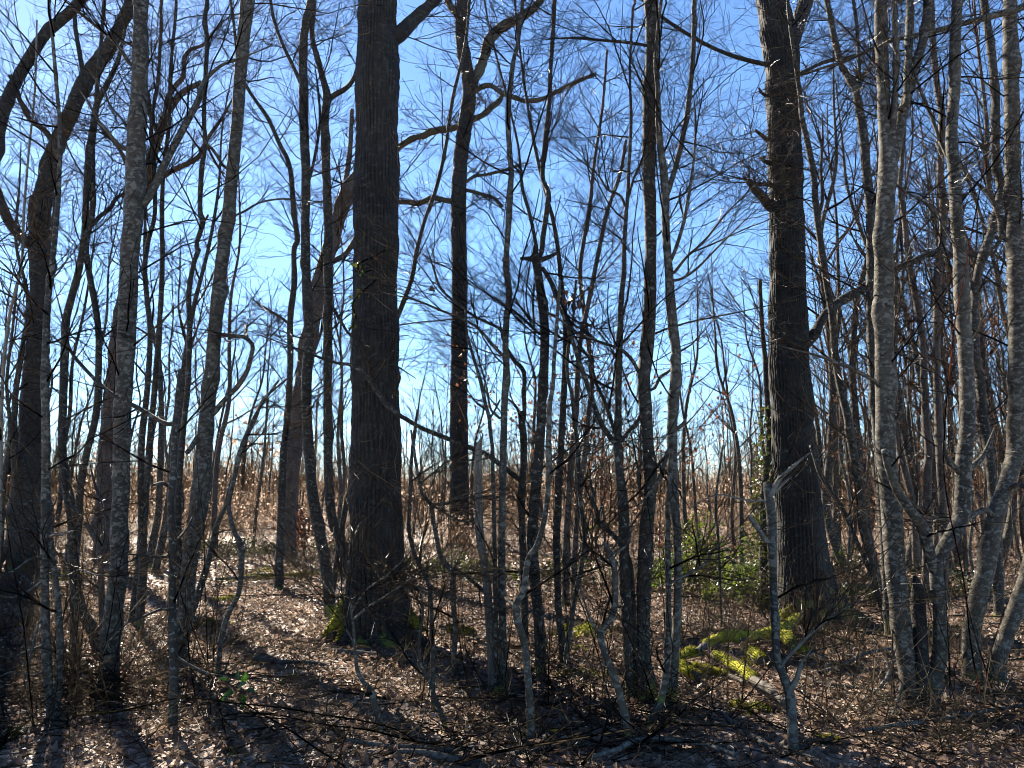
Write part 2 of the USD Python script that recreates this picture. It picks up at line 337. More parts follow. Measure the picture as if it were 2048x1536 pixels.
def twigs_of(parents, Y, rng, dens=1.0, l0=(0.5, 1.9), n0=None, r_scale=1.0, limbs=(), up=0.35, k2=9, k3=4):
    """branches, shoots and fine twigs on the stems 'parents' [(P,R,t0)] and limbs [(P,R)]"""
    rmin = max(0.0028, 0.00042 * Y) * r_scale
    rt = rmin * 0.8
    out = []
    L0P, L0R, REAL = [], [], []
    for P, R, t0 in parents:
        q, r = spline(P, R, 14)
        ln = np.linalg.norm(np.diff(q, axis=0), axis=1).sum()
        n = n0 or max(3, int(ln * (1 - t0) * 4.6 * dens))
        a, b = laterals(q[None], r[None], n, t0, 0.98, (0.5, 1.25), l0, 8, max(0.010, 0.0010 * Y), rmin * 1.3, up=up, jit=0.11, rng=rng, taper_len=0.45, keep=lambda p: in_view(p, 500))
        L0P.append(a); L0R.append(b); REAL += [True] * len(a)
    for P, R in limbs:
        q, r = spline(P, R, 8)
        ln = np.linalg.norm(np.diff(q, axis=0), axis=1).sum()
        if ln < 0.62:
            continue
        a, b = laterals(q[None], r[None], max(3, int(ln * 4.0 * dens)), 0.12, 0.98, (0.5, 1.0), (l0[0] * 0.7, l0[1] * 0.75), 8, max(0.010, 0.0010 * Y), rmin * 1.3, up=up, jit=0.11, rng=rng, keep=lambda p: in_view(p, 400))
        L0P += [a, q[None]]; L0R += [b, r[None] * 0.98]; REAL += [True] * len(a) + [False]
    if not L0P:
        return None
    P0, R0 = np.concatenate(L0P), np.concatenate(L0R)
    real = np.array(REAL, bool)
    out.append(tubes(P0[real], R0[real], 4))
    PS, RS = laterals(P0, R0, 3, 0.12, 0.9, (0.4, 0.95), (0.4, 1.4), 6, max(0.0048, 0.0006 * Y) * r_scale, rmin, up=0.12, jit=0.12, rng=rng, taper_len=0.5, keep=lambda p: in_view(p, 150))
    out.append(tubes(PS, RS, 3))
    if len(PS) and P0.shape[1] != 6:
        i = np.linspace(0, 5, P0.shape[1]); lo = np.minimum(i.astype(int), 4); f = (i - lo)[None, :, None]
        PS8 = PS[:, lo] * (1 - f) + PS[:, lo + 1] * f
        RS8 = RS[:, lo] * (1 - f[..., 0]) + RS[:, lo + 1] * f[..., 0]
        sel = rng.random(len(PS8)) < 0.35
        P0, R0 = np.concatenate([P0, PS8[sel]]), np.concatenate([R0, RS8[sel]])
    return join(out), (P0, R0)

def spray_mesh(rng, r):
    """one flat spray of twigs one metre long: a shoot, its side shoots left and right, their tips"""
    K = 8
    x = np.linspace(0, 1, K)
    P = np.column_stack([x, np.cumsum(rng.normal(0, 0.035, K)) + 0.018 * (-1.0) ** np.arange(K), np.cumsum(rng.normal(0, 0.03, K)) + 0.06 * x ** 2])
    P[0, 1:] = 0
    R = r * np.linspace(1.15, 0.75, K)
    P1, R1 = laterals(P[None], R[None], 6, 0.1, 0.97, (0.5, 1.1), (0.18, 0.62), 5, r * 0.9, r * 0.65, up=0.1, jit=0.17, plane=(0, 0, 1), rng=rng, taper_len=0.4)
    P2, R2 = laterals(P1, R1, 2, 0.2, 0.95, (0.5, 1.1), (0.06, 0.22), 3, r * 0.72, r * 0.55, up=0.1, jit=0.2, plane=(0, 0, 1), rng=rng)
    return join([tubes(P, R, 3), tubes(P1, R1, 3, cap=False), tubes(P2, R2, 3, cap=False)])

def sprays_on(parent, P0, R0, n, Y, rng, material, size=(0.35, 1.15), r_scale=1.0, t0=0.12):
    from scipy.spatial.transform import Rotation
    N, K, _ = P0.shape
    t = t0 + (1 - t0) * (np.arange(n)[None] + rng.random((N, n))) / n
    x = np.minimum(t * (K - 1), K - 1.001); i = x.astype(int); fr = (x - i)[..., None]; rows = np.arange(N)[:, None]
    pos = (P0[rows, i] * (1 - fr) + P0[rows, i + 1] * fr).reshape(-1, 3)
    tan = norm(P0[rows, i + 1] - P0[rows, i])
    az = rng.normal(0, 0.35, (N, n, 3)) + [0, 0, 1]
    side = norm(np.cross(tan, norm(az))) * np.where((np.arange(n)[None] + rng.integers(0, 2, (N, 1))) % 2 == 0, 1.0, -1.0)[..., None]
    a = rng.uniform(0.35, 1.05, (N, n))[..., None]
    d = norm(np.cos(a) * tan + np.sin(a) * side + np.array([0, 0, 0.12])).reshape(-1, 3)
    s = (size[0] + (size[1] - size[0]) * rng.random((N, n)) ** 1.4) * (1.05 - 0.5 * t)
    s = s.reshape(-1)
    k = in_view(pos + d * s[:, None] * 0.5, 130)
    pos, d, s = pos[k], d[k], s[k]
    if len(s) == 0:
        return
    up = norm(rng.normal(0, 0.45, d.shape) + [0, 0, 1.0])
    yv = norm(np.cross(up, d)); zv = np.cross(d, yv)
    q = Rotation.from_matrix(np.stack([d, yv, zv], -1)).as_quat()
    path = numbered('fine_twigs', str(parent.GetPath()))
    pi = UsdGeom.PointInstancer.Define(stage, path)
    tag(pi, kind='stuff')
    targets = []
    for m in range(3):
        xf = UsdGeom.Xform.Define(stage, f'{path}/spray_{m:03d}')
        put('twigs', spray_mesh(rng, max(0.0032, 0.00046 * Y) * r_scale), material, xf.GetPrim())
        targets.append(xf.GetPath())
    o = np.array(parent.GetAttribute('xformOp:translate').Get())
    pi.CreatePrototypesRel().SetTargets(targets)
    pi.CreatePositionsAttr(Vt.Vec3fArray.FromNumpy((pos - o).astype(np.float32)))
    pi.CreateProtoIndicesAttr(Vt.IntArray.FromNumpy(rng.integers(0, 3, len(s)).astype(np.int32)))
    pi.CreateOrientationsAttr(Vt.QuathArray([Gf.Quath(float(w), float(a_), float(b_), float(c_)) for a_, b_, c_, w in q]))
    pi.CreateScalesAttr(Vt.Vec3fArray.FromNumpy(np.repeat(s[:, None], 3, 1).astype(np.float32)))
    global SPRAYS
    SPRAYS += len(s)
SPRAYS = 0

def stem_points(pts, Y, seed, sway=0.12, first=None):
    pts = np.array(pts, float)
    r = np.random.default_rng(seed)
    n = len(pts)
    dy = np.cumsum(r.normal(0, sway / math.sqrt(n), n)); dy -= dy[0]
    Yk = Y + (dy if first is None else np.linspace(0, first, n))
    P = at(pts[:, 0], pts[:, 1], Yk)
    R = pts[:, 2] / 2 / FPX * depth_of(P)
    return P, R

def bark_tube(P, R, S, step, seed, lump=0.06, fine=0.03):
    ln = np.linalg.norm(np.diff(P, axis=0), axis=1).sum()
    n = int(np.clip(ln / step, 6, 260))
    q, r = spline(P, R, n)
    q = q + np.stack([wob(q, 2.2, seed + k) for k in range(3)], 1) * (r * 0.10)[:, None]
    v, f, nn = tubes(q, r, S)
    c = np.repeat(q, S, axis=0)
    off = 1 + lump * wob(v, 7.0, seed + 5) + fine * wob(v, 26.0, seed + 9)
    kr = np.random.default_rng(seed + 77)
    nd = norm(v - c)
    for _ in range(int(ln * 1.6) if S >= 9 else 0):
        k0 = kr.integers(1, n - 1); dr = norm(np.array([kr.normal(), kr.normal(), 0.2]))
        w = np.exp(-np.sum((c - q[k0]) ** 2, 1) / (1.3 * r[k0] + 0.015) ** 2) * np.clip(nd @ dr, 0, 1) ** 2
        off = off + kr.uniform(0.18, 0.5) * w
    v = c + (v - c) * off[:, None]
    return (v, f, vnormals(v, f)), q, r

COUNT = {}
TREES = {}
def tree(name, label, cat, material, pts, Y=None, limbs=(), top=11.5, dens=1.0, t0=0.22, twig_mat=None, group=None, l0=(0.5, 1.9), S=None, key=None, up=0.15, dead=False, k2=5, k3=4, limb_mat=None, r_scale=1.0, lump=0.06):
    seed = zlib.crc32(label.encode()) % 100000
    rng = np.random.default_rng(seed)
    if Y is None:
        g = ground_at(pts[0][0], pts[0][1]); Y = g[1]
    P, R = stem_points(pts, Y, seed)
    P[0, 2] = min(P[0, 2], ground_z(P[0, 0], P[0, 1]) + 0.0) - 0.06
    if P[1, 2] < P[0, 2] + 0.1:
        P[1, 2] = P[0, 2] + 0.1
    if not dead and P[-1, 2] < top and pts[-1][1] < 40:
        d = norm(P[-1] - P[-3 if len(P) > 2 else -2]); d = norm(d * np.array([0.6, 0.6, 1]))
        m = 5
        ext = P[-1] + d * np.linspace(0, (top - P[-1, 2]) / max(d[2], 0.4), m + 1)[1:, None] + np.cumsum(rng.normal(0, 0.12, (m, 3)) * [1, 1, 0.2], axis=0)
        P = np.vstack([P, ext]); R = np.concatenate([R, R[-1] * np.linspace(0.9, 0.18, m)])
    o = thing(name, label, cat, P[0], group=group)
    S = S or (16 if R.max() > 0.05 else 10 if R.max() > 0.02 else 7)
    me, q, r = bark_tube(P, R, S, 0.045 if R.max() < 0.1 else 0.06, seed, lump=lump)
    put('trunk', me, material, o, origin=P[0])
    lim = []
    for item in limbs:
        drift = 0.0
        if isinstance(item, tuple):
            item, drift = item
        item = np.array(item, float)
        span = np.hypot(*(item[-1, :2] - item[0, :2]))
        if span > 60 and item[-1, 2] <= 7:
            e = item[-1, :2] + (item[-1, :2] - item[-2, :2]) / max(np.hypot(*(item[-1, :2] - item[-2, :2])), 1) * (18 + 0.18 * span) + rng.normal(0, 6, 2)
            item = np.vstack([item, [*e, 1.4]])
        x, y = pixel_of(q)
        k = np.argmin((x - item[0, 0]) ** 2 + (y - item[0, 1]) ** 2)
        lp, lr = stem_points(item, q[k, 1], seed, first=drift if drift else rng.uniform(-0.5, 0.5))
        if item[0, 2] < 0.9 * r[k] * 2 * FPX / depth_of(q[k]) and np.linalg.norm(lp[0] - q[k]) < 3 * r[k] + 0.1:
            lp = np.vstack([q[k], lp]); lr = np.concatenate([lr[:1], lr])
        lm, lq, lrr = bark_tube(lp, lr, 9 if lr.max() > 0.02 else 6, 0.05, seed + 31)
        put('branch', lm, limb_mat or material, o, origin=P[0])
        lim.append((lq, lrr))
    if dens > 0:
        tw = twigs_of([(q, r, t0)], Y, rng, dens=dens * (0.6 if dead else 1.0), l0=l0, limbs=lim, up=up, k2=k2, k3=k3, r_scale=r_scale)
        if tw:
            put('twigs', tw[0], twig_mat or TWIG, o, origin=P[0], kind='stuff')
            sprays_on(o, *tw[1], k2 if Y < 9.5 else 3, Y, rng, twig_mat or TWIG, r_scale=r_scale)
    if key:
        TREES[key] = (o, q, r, Y)
    return o

def big_oak(label, material, pts, Y, limbs, lobes, key, limb_mat, top=15, ridges=38, rows=330, S=216, dens=0.4, flare=0.25, twig_mat=None, limb_dens=1.0):
    """an old oak: furrowed bark as relief, root buttresses round the foot"""
    seed = zlib.crc32(label.encode()) % 100000
    rng = np.random.default_rng(seed)
    P, R = stem_points(pts, Y, seed, sway=0.04)
    P[0, 2] = ground_z(P[0, 0], P[0, 1]) - 0.08
    if P[-1, 2] < top:
        d = norm(P[-1] - P[-2])
        ext = P[-1] + d * np.linspace(0, (top - P[-1, 2]), 5)[1:, None]
        P = np.vstack([P, ext]); R = np.concatenate([R, R[-1] * np.linspace(0.97, 0.7, 4)])
    o = thing('oak_tree', label, 'oak', P[0])
    q, r = spline(P, R, rows)
    v, f, dirs = tubes(q, r, S)
    c = np.repeat(q, S, axis=0)
    rad = np.repeat(r, S)
    phi = np.arctan2(v[:, 1] - c[:, 1], v[:, 0] - c[:, 0])
    h = c[:, 2] - P[0, 2]
    z = h
    warp = 0.9 * np.sin(z * 1.7 + 2 * np.sin(phi * 3)) + 0.6 * np.sin(z * 4.3 + 5 * np.sin(phi * 2 + 1)) + 0.35 * np.sin(z * 11 + 9 * np.sin(phi * 4))
    cross = 1.5 * z + 0.9 * np.sin(z * 2.1 + 1.3) + 0.5 * np.sin(phi * 3 + z)
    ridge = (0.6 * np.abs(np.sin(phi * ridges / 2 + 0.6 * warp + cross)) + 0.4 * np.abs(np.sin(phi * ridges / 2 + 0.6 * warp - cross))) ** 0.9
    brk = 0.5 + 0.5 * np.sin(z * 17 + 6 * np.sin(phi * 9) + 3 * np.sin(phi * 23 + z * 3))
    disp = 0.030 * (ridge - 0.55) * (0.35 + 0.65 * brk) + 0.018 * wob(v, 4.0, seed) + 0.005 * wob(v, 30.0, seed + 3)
    for _ in range(9):
        k0 = rng.integers(20, rows - 20); a0 = rng.uniform(-np.pi, np.pi)
        w = np.exp(-((z - (q[k0, 2] - P[0, 2])) / 0.09) ** 2 - (np.angle(np.exp(1j * (phi - a0))) / 0.28) ** 2)
        disp = disp + w * rng.uniform(-0.02, 0.05)
    root = np.zeros_like(rad)
    for a, size, width in lobes:
        dphi = np.angle(np.exp(1j * (phi - math.radians(a))))
        root += size * np.exp(-(dphi / width) ** 2) * (np.exp(-z / 0.17) + 0.25 * np.exp(-z / 0.55))
    rad2 = rad * 1.0 + root * (1 + 0.15 * wob(v, 9.0, seed + 1)) + disp
    dv = (v - c) / rad[:, None]
    v = c + dv * rad2[:, None]
    put('trunk', (v, f, vnormals(v, f)), material, o, origin=P[0], prim=np.clip(ridge * (0.55 + 0.45 * brk), 0, 1))
    lim = []
    for item in limbs:
        drift = 0.0
        if isinstance(item, tuple):
            item, drift = item
        item = np.array(item, float)
        x, y = pixel_of(q)
        k = np.argmin((x - item[0, 0]) ** 2 + (y - item[0, 1]) ** 2)
        lp, lr = stem_points(item, q[k, 1], seed, first=drift)
        if np.linalg.norm(lp[0] - q[k]) < 2.5 * r[k] + 0.2:
            lp = np.vstack([q[k] * 0.6 + lp[0] * 0.4 - [0, 0, 0.05], lp]); lr = np.concatenate([lr[:1] * 1.15, lr])
        lm, lq, lrr = bark_tube(lp, lr, 14, 0.06, seed + 31, lump=0.12, fine=0.06)
        put('branch', lm, limb_mat, o, origin=P[0])
        lim.append((lq, lrr))
    tw = twigs_of([(q, r, 0.35)] if dens else [], Y, rng, dens=dens or limb_dens, l0=(0.6, 2.6), limbs=lim, up=0.25)
    if tw:
        put('twigs', tw[0], twig_mat or TWIG, o, origin=P[0], kind='stuff')
        sprays_on(o, *tw[1], 3, Y, rng, twig_mat or TWIG, size=(0.5, 1.7))
    TREES[key] = (o, q, r, Y)
    return o

# --- the three great oaks and the two slimmer oaks far behind
YL = ground_at(742, 1282)[1]; YZ = ground_at(1600, 1238)[1]; YK = ground_at(918, 1096)[1]
big_oak('massive oak left of centre with furrowed trunk and mossy spreading roots', OAK,
        [(752, 1292, 118), (752, 1240, 118), (752, 1180, 112), (751, 1110, 106), (751, 1040, 101), (751, 900, 97), (751, 760, 92), (751, 600, 88), (753, 430, 86), (754, 270, 84), (755, 130, 80), (756, 0, 76)], YL,
        [([(795, 72, 30), (818, 48, 26), (842, 26, 24), (872, -6, 22), (910, -60, 18)], 0.4)],
        [(190, 0.52, 0.24), (232, 0.36, 0.22), (300, 0.16, 0.4), (345, 0.32, 0.35), (30, 0.25, 0.5), (100, 0.2, 0.5)], 'L', OAKPLAIN, limb_dens=0.8, dens=0.14)
big_oak('great dark oak right of centre with forked top, broken stub and mossy right root', OAKDARK,
        [(1606, 1245, 110), (1604, 1195, 104), (1600, 1110, 90), (1595, 1010, 86), (1588, 880, 81), (1580, 740, 74), (1575, 600, 67), (1573, 480, 64), (1570, 340, 63), (1567, 200, 63), (1563, 110, 64), (1556, 60, 66), (1545, 0, 56)], YZ,
        [([(1540, 412, 22), (1528, 396, 19), (1516, 384, 20), (1505, 371, 17), (1498, 361, 15)], -0.25), ([(1502, 366, 7), (1497, 352, 5), (1496, 346, 2)], -0.24), ([(1498, 364, 6), (1492, 356, 4), (1489, 353, 2)], -0.24),
         ([(1534, 130, 10), (1500, 122, 9), (1450, 106, 8), (1399, 82, 8), (1348, 51, 7), (1316, 26, 6), (1290, -10, 5)], -0.5),
         ([(1578, 95, 34), (1592, 60, 32), (1606, 20, 30), (1622, -40, 28)], 0.3),
         ([(1616, 684, 20), (1642, 640, 19), (1673, 609, 18), (1717, 582, 17), (1741, 565, 17), (1792, 538, 15), (1826, 524, 13), (1861, 508, 12), (1915, 512, 10), (1963, 506, 8), (1997, 490, 6)], 1.2),
         ([(1534, 193, 7), (1520, 183, 6), (1518, 176, 4)], -0.1), ([(1536, 280, 8), (1520, 268, 7), (1511, 260, 5)], -0.15),
         ([(1535, 326, 7), (1524, 318, 8), (1526, 312, 6), (1530, 322, 4)], -0.12),
         ([(1590, 152, 7), (1621, 137, 7), (1650, 124, 7), (1690, 116, 6), (1724, 106, 5)], 0.6)],
        [(185, 0.12, 0.4), (250, 0.10, 0.4), (300, 0.13, 0.35), (352, 0.85, 0.26), (60, 0.2, 0.5), (120, 0.2, 0.5)], 'Z', OAKPLAIN, ridges=40, dens=0.16, limb_dens=1.0)
big_oak('oak in the middle distance with pale twisting limbs, right behind the massive oak', OAKDARK,
        [(919, 1098, 44), (919, 1060, 40), (919, 1000, 37), (918, 900, 35), (918, 773, 34), (919, 640, 32), (919, 568, 32), (917, 440, 31), (918, 376, 30), (922, 307, 29), (930, 250, 28), (937, 205, 27), (938, 170, 26), (928, 110, 24), (922, 60, 23), (926, 0, 22)], YK,
        [([(942, 178, 20), (953, 150, 20), (966, 125, 20), (981, 79, 21), (1009, 51, 20), (1043, 34, 17), (1077, 7, 14), (1100, -30, 12)], 1.0),
         ([(940, 192, 10), (960, 176, 10), (981, 171, 10), (1000, 184, 10), (1016, 191, 9), (1050, 202, 9), (1084, 198, 9), (1118, 181, 8), (1152, 164, 8), (1193, 147, 7)], -1.5),
         ([(925, 252, 14), (913, 254, 14), (890, 259, 14), (865, 262, 14), (846, 272, 13), (828, 277, 13), (797, 296, 12), (770, 320, 11)], 1.5),
         ([(936, 245, 12), (947, 238, 12), (965, 230, 12), (984, 215, 12), (996, 205, 11), (1004, 190, 9)], 1.2),
         ([(905, 403, 11), (890, 400, 11), (865, 396, 11), (850, 402, 11), (835, 407, 11), (815, 405, 10), (797, 404, 10)], 0.8),
         ([(934, 362, 7), (950, 352, 7), (968, 350, 6), (990, 345, 6), (1016, 338, 5), (1040, 330, 4)], 0.5),
         ([(932, 380, 7), (955, 386, 7), (985, 395, 6), (1005, 412, 5)], -0.6),
         ([(915, 30, 14), (900, 10, 13), (885, -20, 12)], 0.4)],
        [(200, 0.2, 0.5), (330, 0.25, 0.5), (265, 0.15, 0.5), (90, 0.2, 0.5)], 'K', OAKLIMB, S=110, rows=220, ridges=26, dens=0.25, limb_dens=0.7, twig_mat=TWIGBROWN)

YJ = ground_at(572, 1120)[1]
tree('oak_tree', 'slim brown oak beyond the clearing, leaning right, russet leaves at its foot', 'oak', REDDISH,
     [(570, 1122, 44), (572, 1085, 38), (574, 1045, 36), (577, 978, 35), (585, 910, 34), (594, 842, 33), (605, 773, 32), (617, 690, 30), (632, 610, 30), (648, 535, 29), (666, 475, 28), (686, 415, 27), (708, 370, 25), (740, 310, 22), (760, 250, 18)],
     limbs=[([(650, 530, 12), (690, 508, 11), (715, 470, 9)], 1), ([(686, 415, 14), (690, 370, 12), (700, 300, 10), (704, 220, 8)], 1.5)], top=13, dens=0.5, t0=0.5, twig_mat=TWIGBROWN, l0=(0.8, 3.0))
YB = 16.0
tree('oak_tree', 'brown oak with branching pale crown seen behind the straight grey stem at left', 'oak', REDDISH,
     [(203, 1120, 34), (205, 1079, 31), (208, 978, 28), (212, 910, 27), (218, 820, 26), (226, 740, 25), (236, 660, 24), (252, 570, 23), (268, 480, 22), (285, 400, 21), (297, 342, 20), (308, 300, 18), (318, 266, 17), (331, 232, 16), (345, 210, 14), (366, 184, 12), (403, 164, 9)],
     limbs=[([(331, 228, 12), (338, 191, 11), (352, 170, 10), (366, 152, 9), (368, 120, 8), (380, 100, 7), (407, 89, 6), (430, 60, 5)], 1.0),
            ([(297, 360, 12), (318, 356, 11), (335, 347, 11), (350, 338, 10), (362, 333, 10), (396, 314, 10), (408, 290, 8), (420, 270, 7), (448, 229, 6)], -0.6),
            ([(318, 270, 10), (300, 230, 9), (296, 190, 8), (280, 140, 7), (276, 90, 6)], 0.7),
            ([(285, 390, 10), (262, 350, 8), (240, 300, 7), (215, 270, 6)], 0.9)], top=9, dens=0.5, t0=0.5, twig_mat=TWIGBROWN, l0=(0.8, 2.6))

YA = ground_at(62, 1130)[1]
tree('oak_tree', 'dark stout oak at the left edge, its upper trunk leaning right', 'oak', OAKPLAIN,
     [(60, 1136, 92), (60, 1100, 72), (61, 1045, 64), (62, 978, 60), (63, 870, 46), (66, 773, 42), (76, 700, 42), (82, 602, 39), (82, 540, 40), (79, 478, 38), (86, 400, 35), (95, 350, 32), (113, 290, 30), (130, 250, 28), (147, 215, 27), (160, 185, 27), (178, 154, 27), (200, 118, 26), (222, 85, 25), (242, 50, 23), (262, 0, 20)],
     limbs=[([(80, 505, 22), (62, 490, 21), (45, 475, 20), (20, 445, 19), (0, 400, 19), (-25, 350, 18)], -0.5), ([(113, 292, 12), (90, 262, 11), (62, 240, 10), (40, 200, 9), (20, 150, 8)], -0.6),
            ([(147, 215, 12), (165, 160, 11), (160, 110, 9), (150, 50, 8), (152, 0, 7)], 0.7), ([(44, 860, 14), (30, 900, 13), (14, 940, 12), (-5, 965, 11)], -0.4)],
     top=11, dens=0.32, t0=0.35, S=30, l0=(0.7, 2.4))
tree('oak_tree', 'oak standing just outside the left edge, only its slanting upper limb in view', 'oak', OAKPLAIN,
     [(-90, 1200, 36), (-85, 900, 32), (-66, 600, 30), (-34, 420, 28), (-12, 300, 25), (3, 236, 23), (20, 190, 22), (45, 140, 21), (85, 75, 20), (120, 42, 20), (147, 18, 20), (170, -10, 18)], dens=0.2, t0=0.45, top=9.5, l0=(0.6, 2.2))

# --- left group of grey stems
G1 = 'grey stems of the left coppice'
tree('hornbeam_tree', 'straight grey mottled stem, thickest of the left coppice, with a rising side limb', 'hornbeam', HORN,
     [(216, 1395, 40), (216, 1330, 36), (222, 1250, 35), (236, 1148, 34), (238, 1045, 32), (242, 978, 31), (245, 842, 31), (252, 705, 33), (258, 568, 36), (260, 500, 34), (265, 444, 36), (270, 342, 36), (276, 239, 35), (280, 137, 29), (281, 34, 27), (284, -10, 26)],
     limbs=[([(284, 412, 15), (308, 376, 14), (331, 325, 14), (352, 284, 13), (376, 239, 13), (398, 198, 12), (410, 160, 9), (444, 130, 6), (472, 120, 5)], 0.3),
            ([(255, 300, 8), (235, 288, 7), (215, 262, 6), (196, 240, 5), (176, 205, 4)], -0.3), ([(262, 272, 6), (245, 240, 5), (222, 215, 5), (205, 178, 4)], 0.5), ([(262, 130, 8), (235, 90, 7), (190, 50, 6), (155, 22, 5)], -0.4)], dens=0.61, t0=0.2)
tree('hornbeam_tree', 'tall grey stem leaning right beside the blue gap, with a zigzag broken branch', 'hornbeam', HORN,
     [(358, 1345, 34), (362, 1280, 31), (372, 1216, 29), (377, 1148, 30), (390, 1060, 32), (401, 978, 36), (410, 876, 30), (421, 773, 27), (430, 671, 27), (439, 568, 26), (445, 500, 23), (449, 478, 24), (460, 393, 24), (470, 290, 24), (478, 188, 24), (486, 85, 23), (495, 0, 27), (500, -20, 26)],
     limbs=[([(424, 828, 13), (440, 810, 12), (454, 794, 11), (472, 776, 10), (485, 758, 11), (495, 740, 9), (500, 722, 9), (504, 705, 8), (506, 691, 9), (498, 681, 8), (489, 674, 9), (478, 673, 8), (465, 671, 7)], -0.25),
            ([(489, 674, 7), (491, 664, 7), (492, 652, 6)], 0.0), ([(405, 862, 11), (394, 876, 11), (384, 892, 10), (374, 905, 10)], -0.2), ([(449, 335, 6), (430, 305, 6), (412, 285, 5)], -0.3),
            ([(466, 432, 5), (490, 422, 5), (520, 405, 4), (560, 398, 4), (588, 400, 3)], 0.3)], dens=0.51, t0=0.5)
tree('hornbeam_tree', 'thin dark stem with a snapped top and a long limb reaching left across the coppice', 'hornbeam', HORNDARK,
     [(345, 1465, 19), (348, 1353, 17), (345, 1250, 16), (345, 1148, 15), (345, 1079, 15), (342, 1013, 13), (347, 930, 12), (349, 859, 12), (353, 822, 10), (355, 790, 9), (359, 739, 6)],
     limbs=[([(343, 849, 9), (325, 844, 9), (308, 835, 9), (273, 814, 9), (239, 797, 8), (205, 773, 8), (171, 739, 7), (143, 705, 6), (131, 671, 5), (126, 640, 4)], 0.5), ([(342, 975, 8), (325, 966, 8), (308, 970, 5)], -0.3), ([(343, 1110, 7), (320, 1115, 6), (296, 1112, 5), (274, 1110, 4)], -0.3), ([(345, 1222, 6), (322, 1218, 5), (290, 1232, 5), (262, 1240, 4), (238, 1262, 3)], -0.4), ([(346, 1310, 6), (380, 1330, 5), (420, 1348, 5), (455, 1352, 4)], -0.3), ([(352, 1082, 5), (372, 1060, 5), (385, 1035, 4)], 0.2)], dead=True, dens=0.34, t0=0.3, l0=(0.4, 1.1))
tree('hornbeam_tree', 'slender wavy stem rising left of the leaning stem with a small snag at mid height', 'hornbeam', HORNDARK,
     [(364, 1340, 14), (362, 1250, 13), (358, 1150, 13), (356, 1013, 13), (362, 910, 12), (369, 842, 11), (376, 773, 11), (379, 671, 10), (378, 585, 10), (386, 534, 10), (396, 500, 10), (393, 489, 9), (406, 444, 10), (400, 420, 9), (403, 342, 10), (410, 290, 9), (408, 239, 8), (410, 171, 8), (414, 85, 9), (410, 34, 8), (414, -5, 8)],
     limbs=[([(406, 444, 6), (412, 438, 5), (416, 430, 4)], 0), ([(411, 284, 5), (425, 315, 5), (440, 340, 4)], 0.2)], dens=0.61, t0=0.35)
tree('hornbeam_tree', 'thin pale stem crossing low over the leaning stem and bending right above', 'hornbeam', HORN,
     [(362, 1322, 14), (372, 1264, 15), (393, 1199, 14), (414, 1131, 13), (424, 1095, 12), (431, 1062, 11), (440, 1035, 10), (451, 1011, 9), (462, 970, 9), (475, 927, 9), (487, 885, 8), (509, 842, 7), (526, 800, 6), (547, 780, 5), (574, 757, 4)], dead=True, dens=0.54, t0=0.3, l0=(0.4, 1.2))
tree('hornbeam_tree', 'crooked thin grey stem with a dark knob at waist height right of the left coppice', 'hornbeam', HORN,
     [(434, 1362, 11), (441, 1284, 11), (454, 1233, 11), (475, 1192, 10), (482, 1148, 10), (483, 1105, 11), (481, 1090, 15), (476, 1076, 9), (468, 1062, 9), (460, 1028, 8), (458, 1005, 8), (468, 961, 9), (480, 905, 9), (499, 855, 7), (520, 815, 6), (540, 785, 5), (558, 760, 4)], dead=True, dens=0.54, t0=0.3, l0=(0.4, 1.2))
tree('hornbeam_tree', 'mossy curved stem far left of the coppice that straightens into a dark pole', 'hornbeam', HORNDARK,
     [(206, 1312, 22), (185, 1260, 21), (161, 1216, 20), (148, 1148, 19), (144, 1045, 18), (134, 978, 17), (125, 900, 16), (127, 800, 15), (130, 700, 15), (133, 640, 14), (145, 590, 14), (158, 540, 14), (168, 480, 13), (171, 444, 13), (174, 376, 12), (178, 307, 12), (186, 256, 12), (193, 212, 11), (219, 160, 10), (236, 120, 8), (250, 60, 6)], dens=0.61, t0=0.35)
tree('hornbeam_tree', 'thin grey stem standing in front of the dark oak at the left edge', 'hornbeam', HORN,
     [(108, 1445, 19), (99, 1400, 18), (92, 1284, 17), (90, 1182, 16), (91, 1079, 17), (92, 978, 17), (92, 876, 16), (90, 739, 14), (92, 671, 13), (96, 600, 12), (104, 534, 11), (112, 450, 10), (118, 360, 9), (120, 260, 8), (112, 160, 7), (104, 60, 6), (100, -10, 6)],
     limbs=[([(92, 1062, 6), (60, 1058, 6), (25, 1062, 5), (-10, 1050, 4)], -0.5), ([(92, 1075, 6), (120, 1068, 6), (150, 1062, 5)], -0.4), ([(90, 1160, 5), (60, 1180, 5), (25, 1195, 4), (-8, 1190, 3)], -0.5), ([(92, 1010, 6), (70, 1000, 5), (40, 1010, 5), (8, 988, 4)], -0.4), ([(91, 1115, 5), (60, 1118, 5), (30, 1140, 4), (-5, 1152, 3)], -0.4), ([(91, 1225, 5), (74, 1255, 5), (66, 1295, 4), (56, 1338, 3)], -0.3), ([(92, 1145, 5), (130, 1152, 5), (160, 1140, 4), (192, 1150, 3)], -0.3), ([(93, 1290, 5), (60, 1300, 5), (22, 1316, 4), (-8, 1308, 3)], -0.4), ([(94, 1340, 5), (62, 1352, 4), (30, 1342, 4), (2, 1352, 3)], -0.4)], dens=0.68, t0=0.12)
tree('hornbeam_tree', 'short forked stem leaning beside the thin grey stem near the left edge', 'hornbeam', HORN,
     [(112, 1440, 15), (119, 1350, 15), (120, 1284, 14), (114, 1182, 12), (104, 1110, 11), (98, 1050, 10)], dead=True, dens=0.48, t0=0.2, l0=(0.4, 1.0))
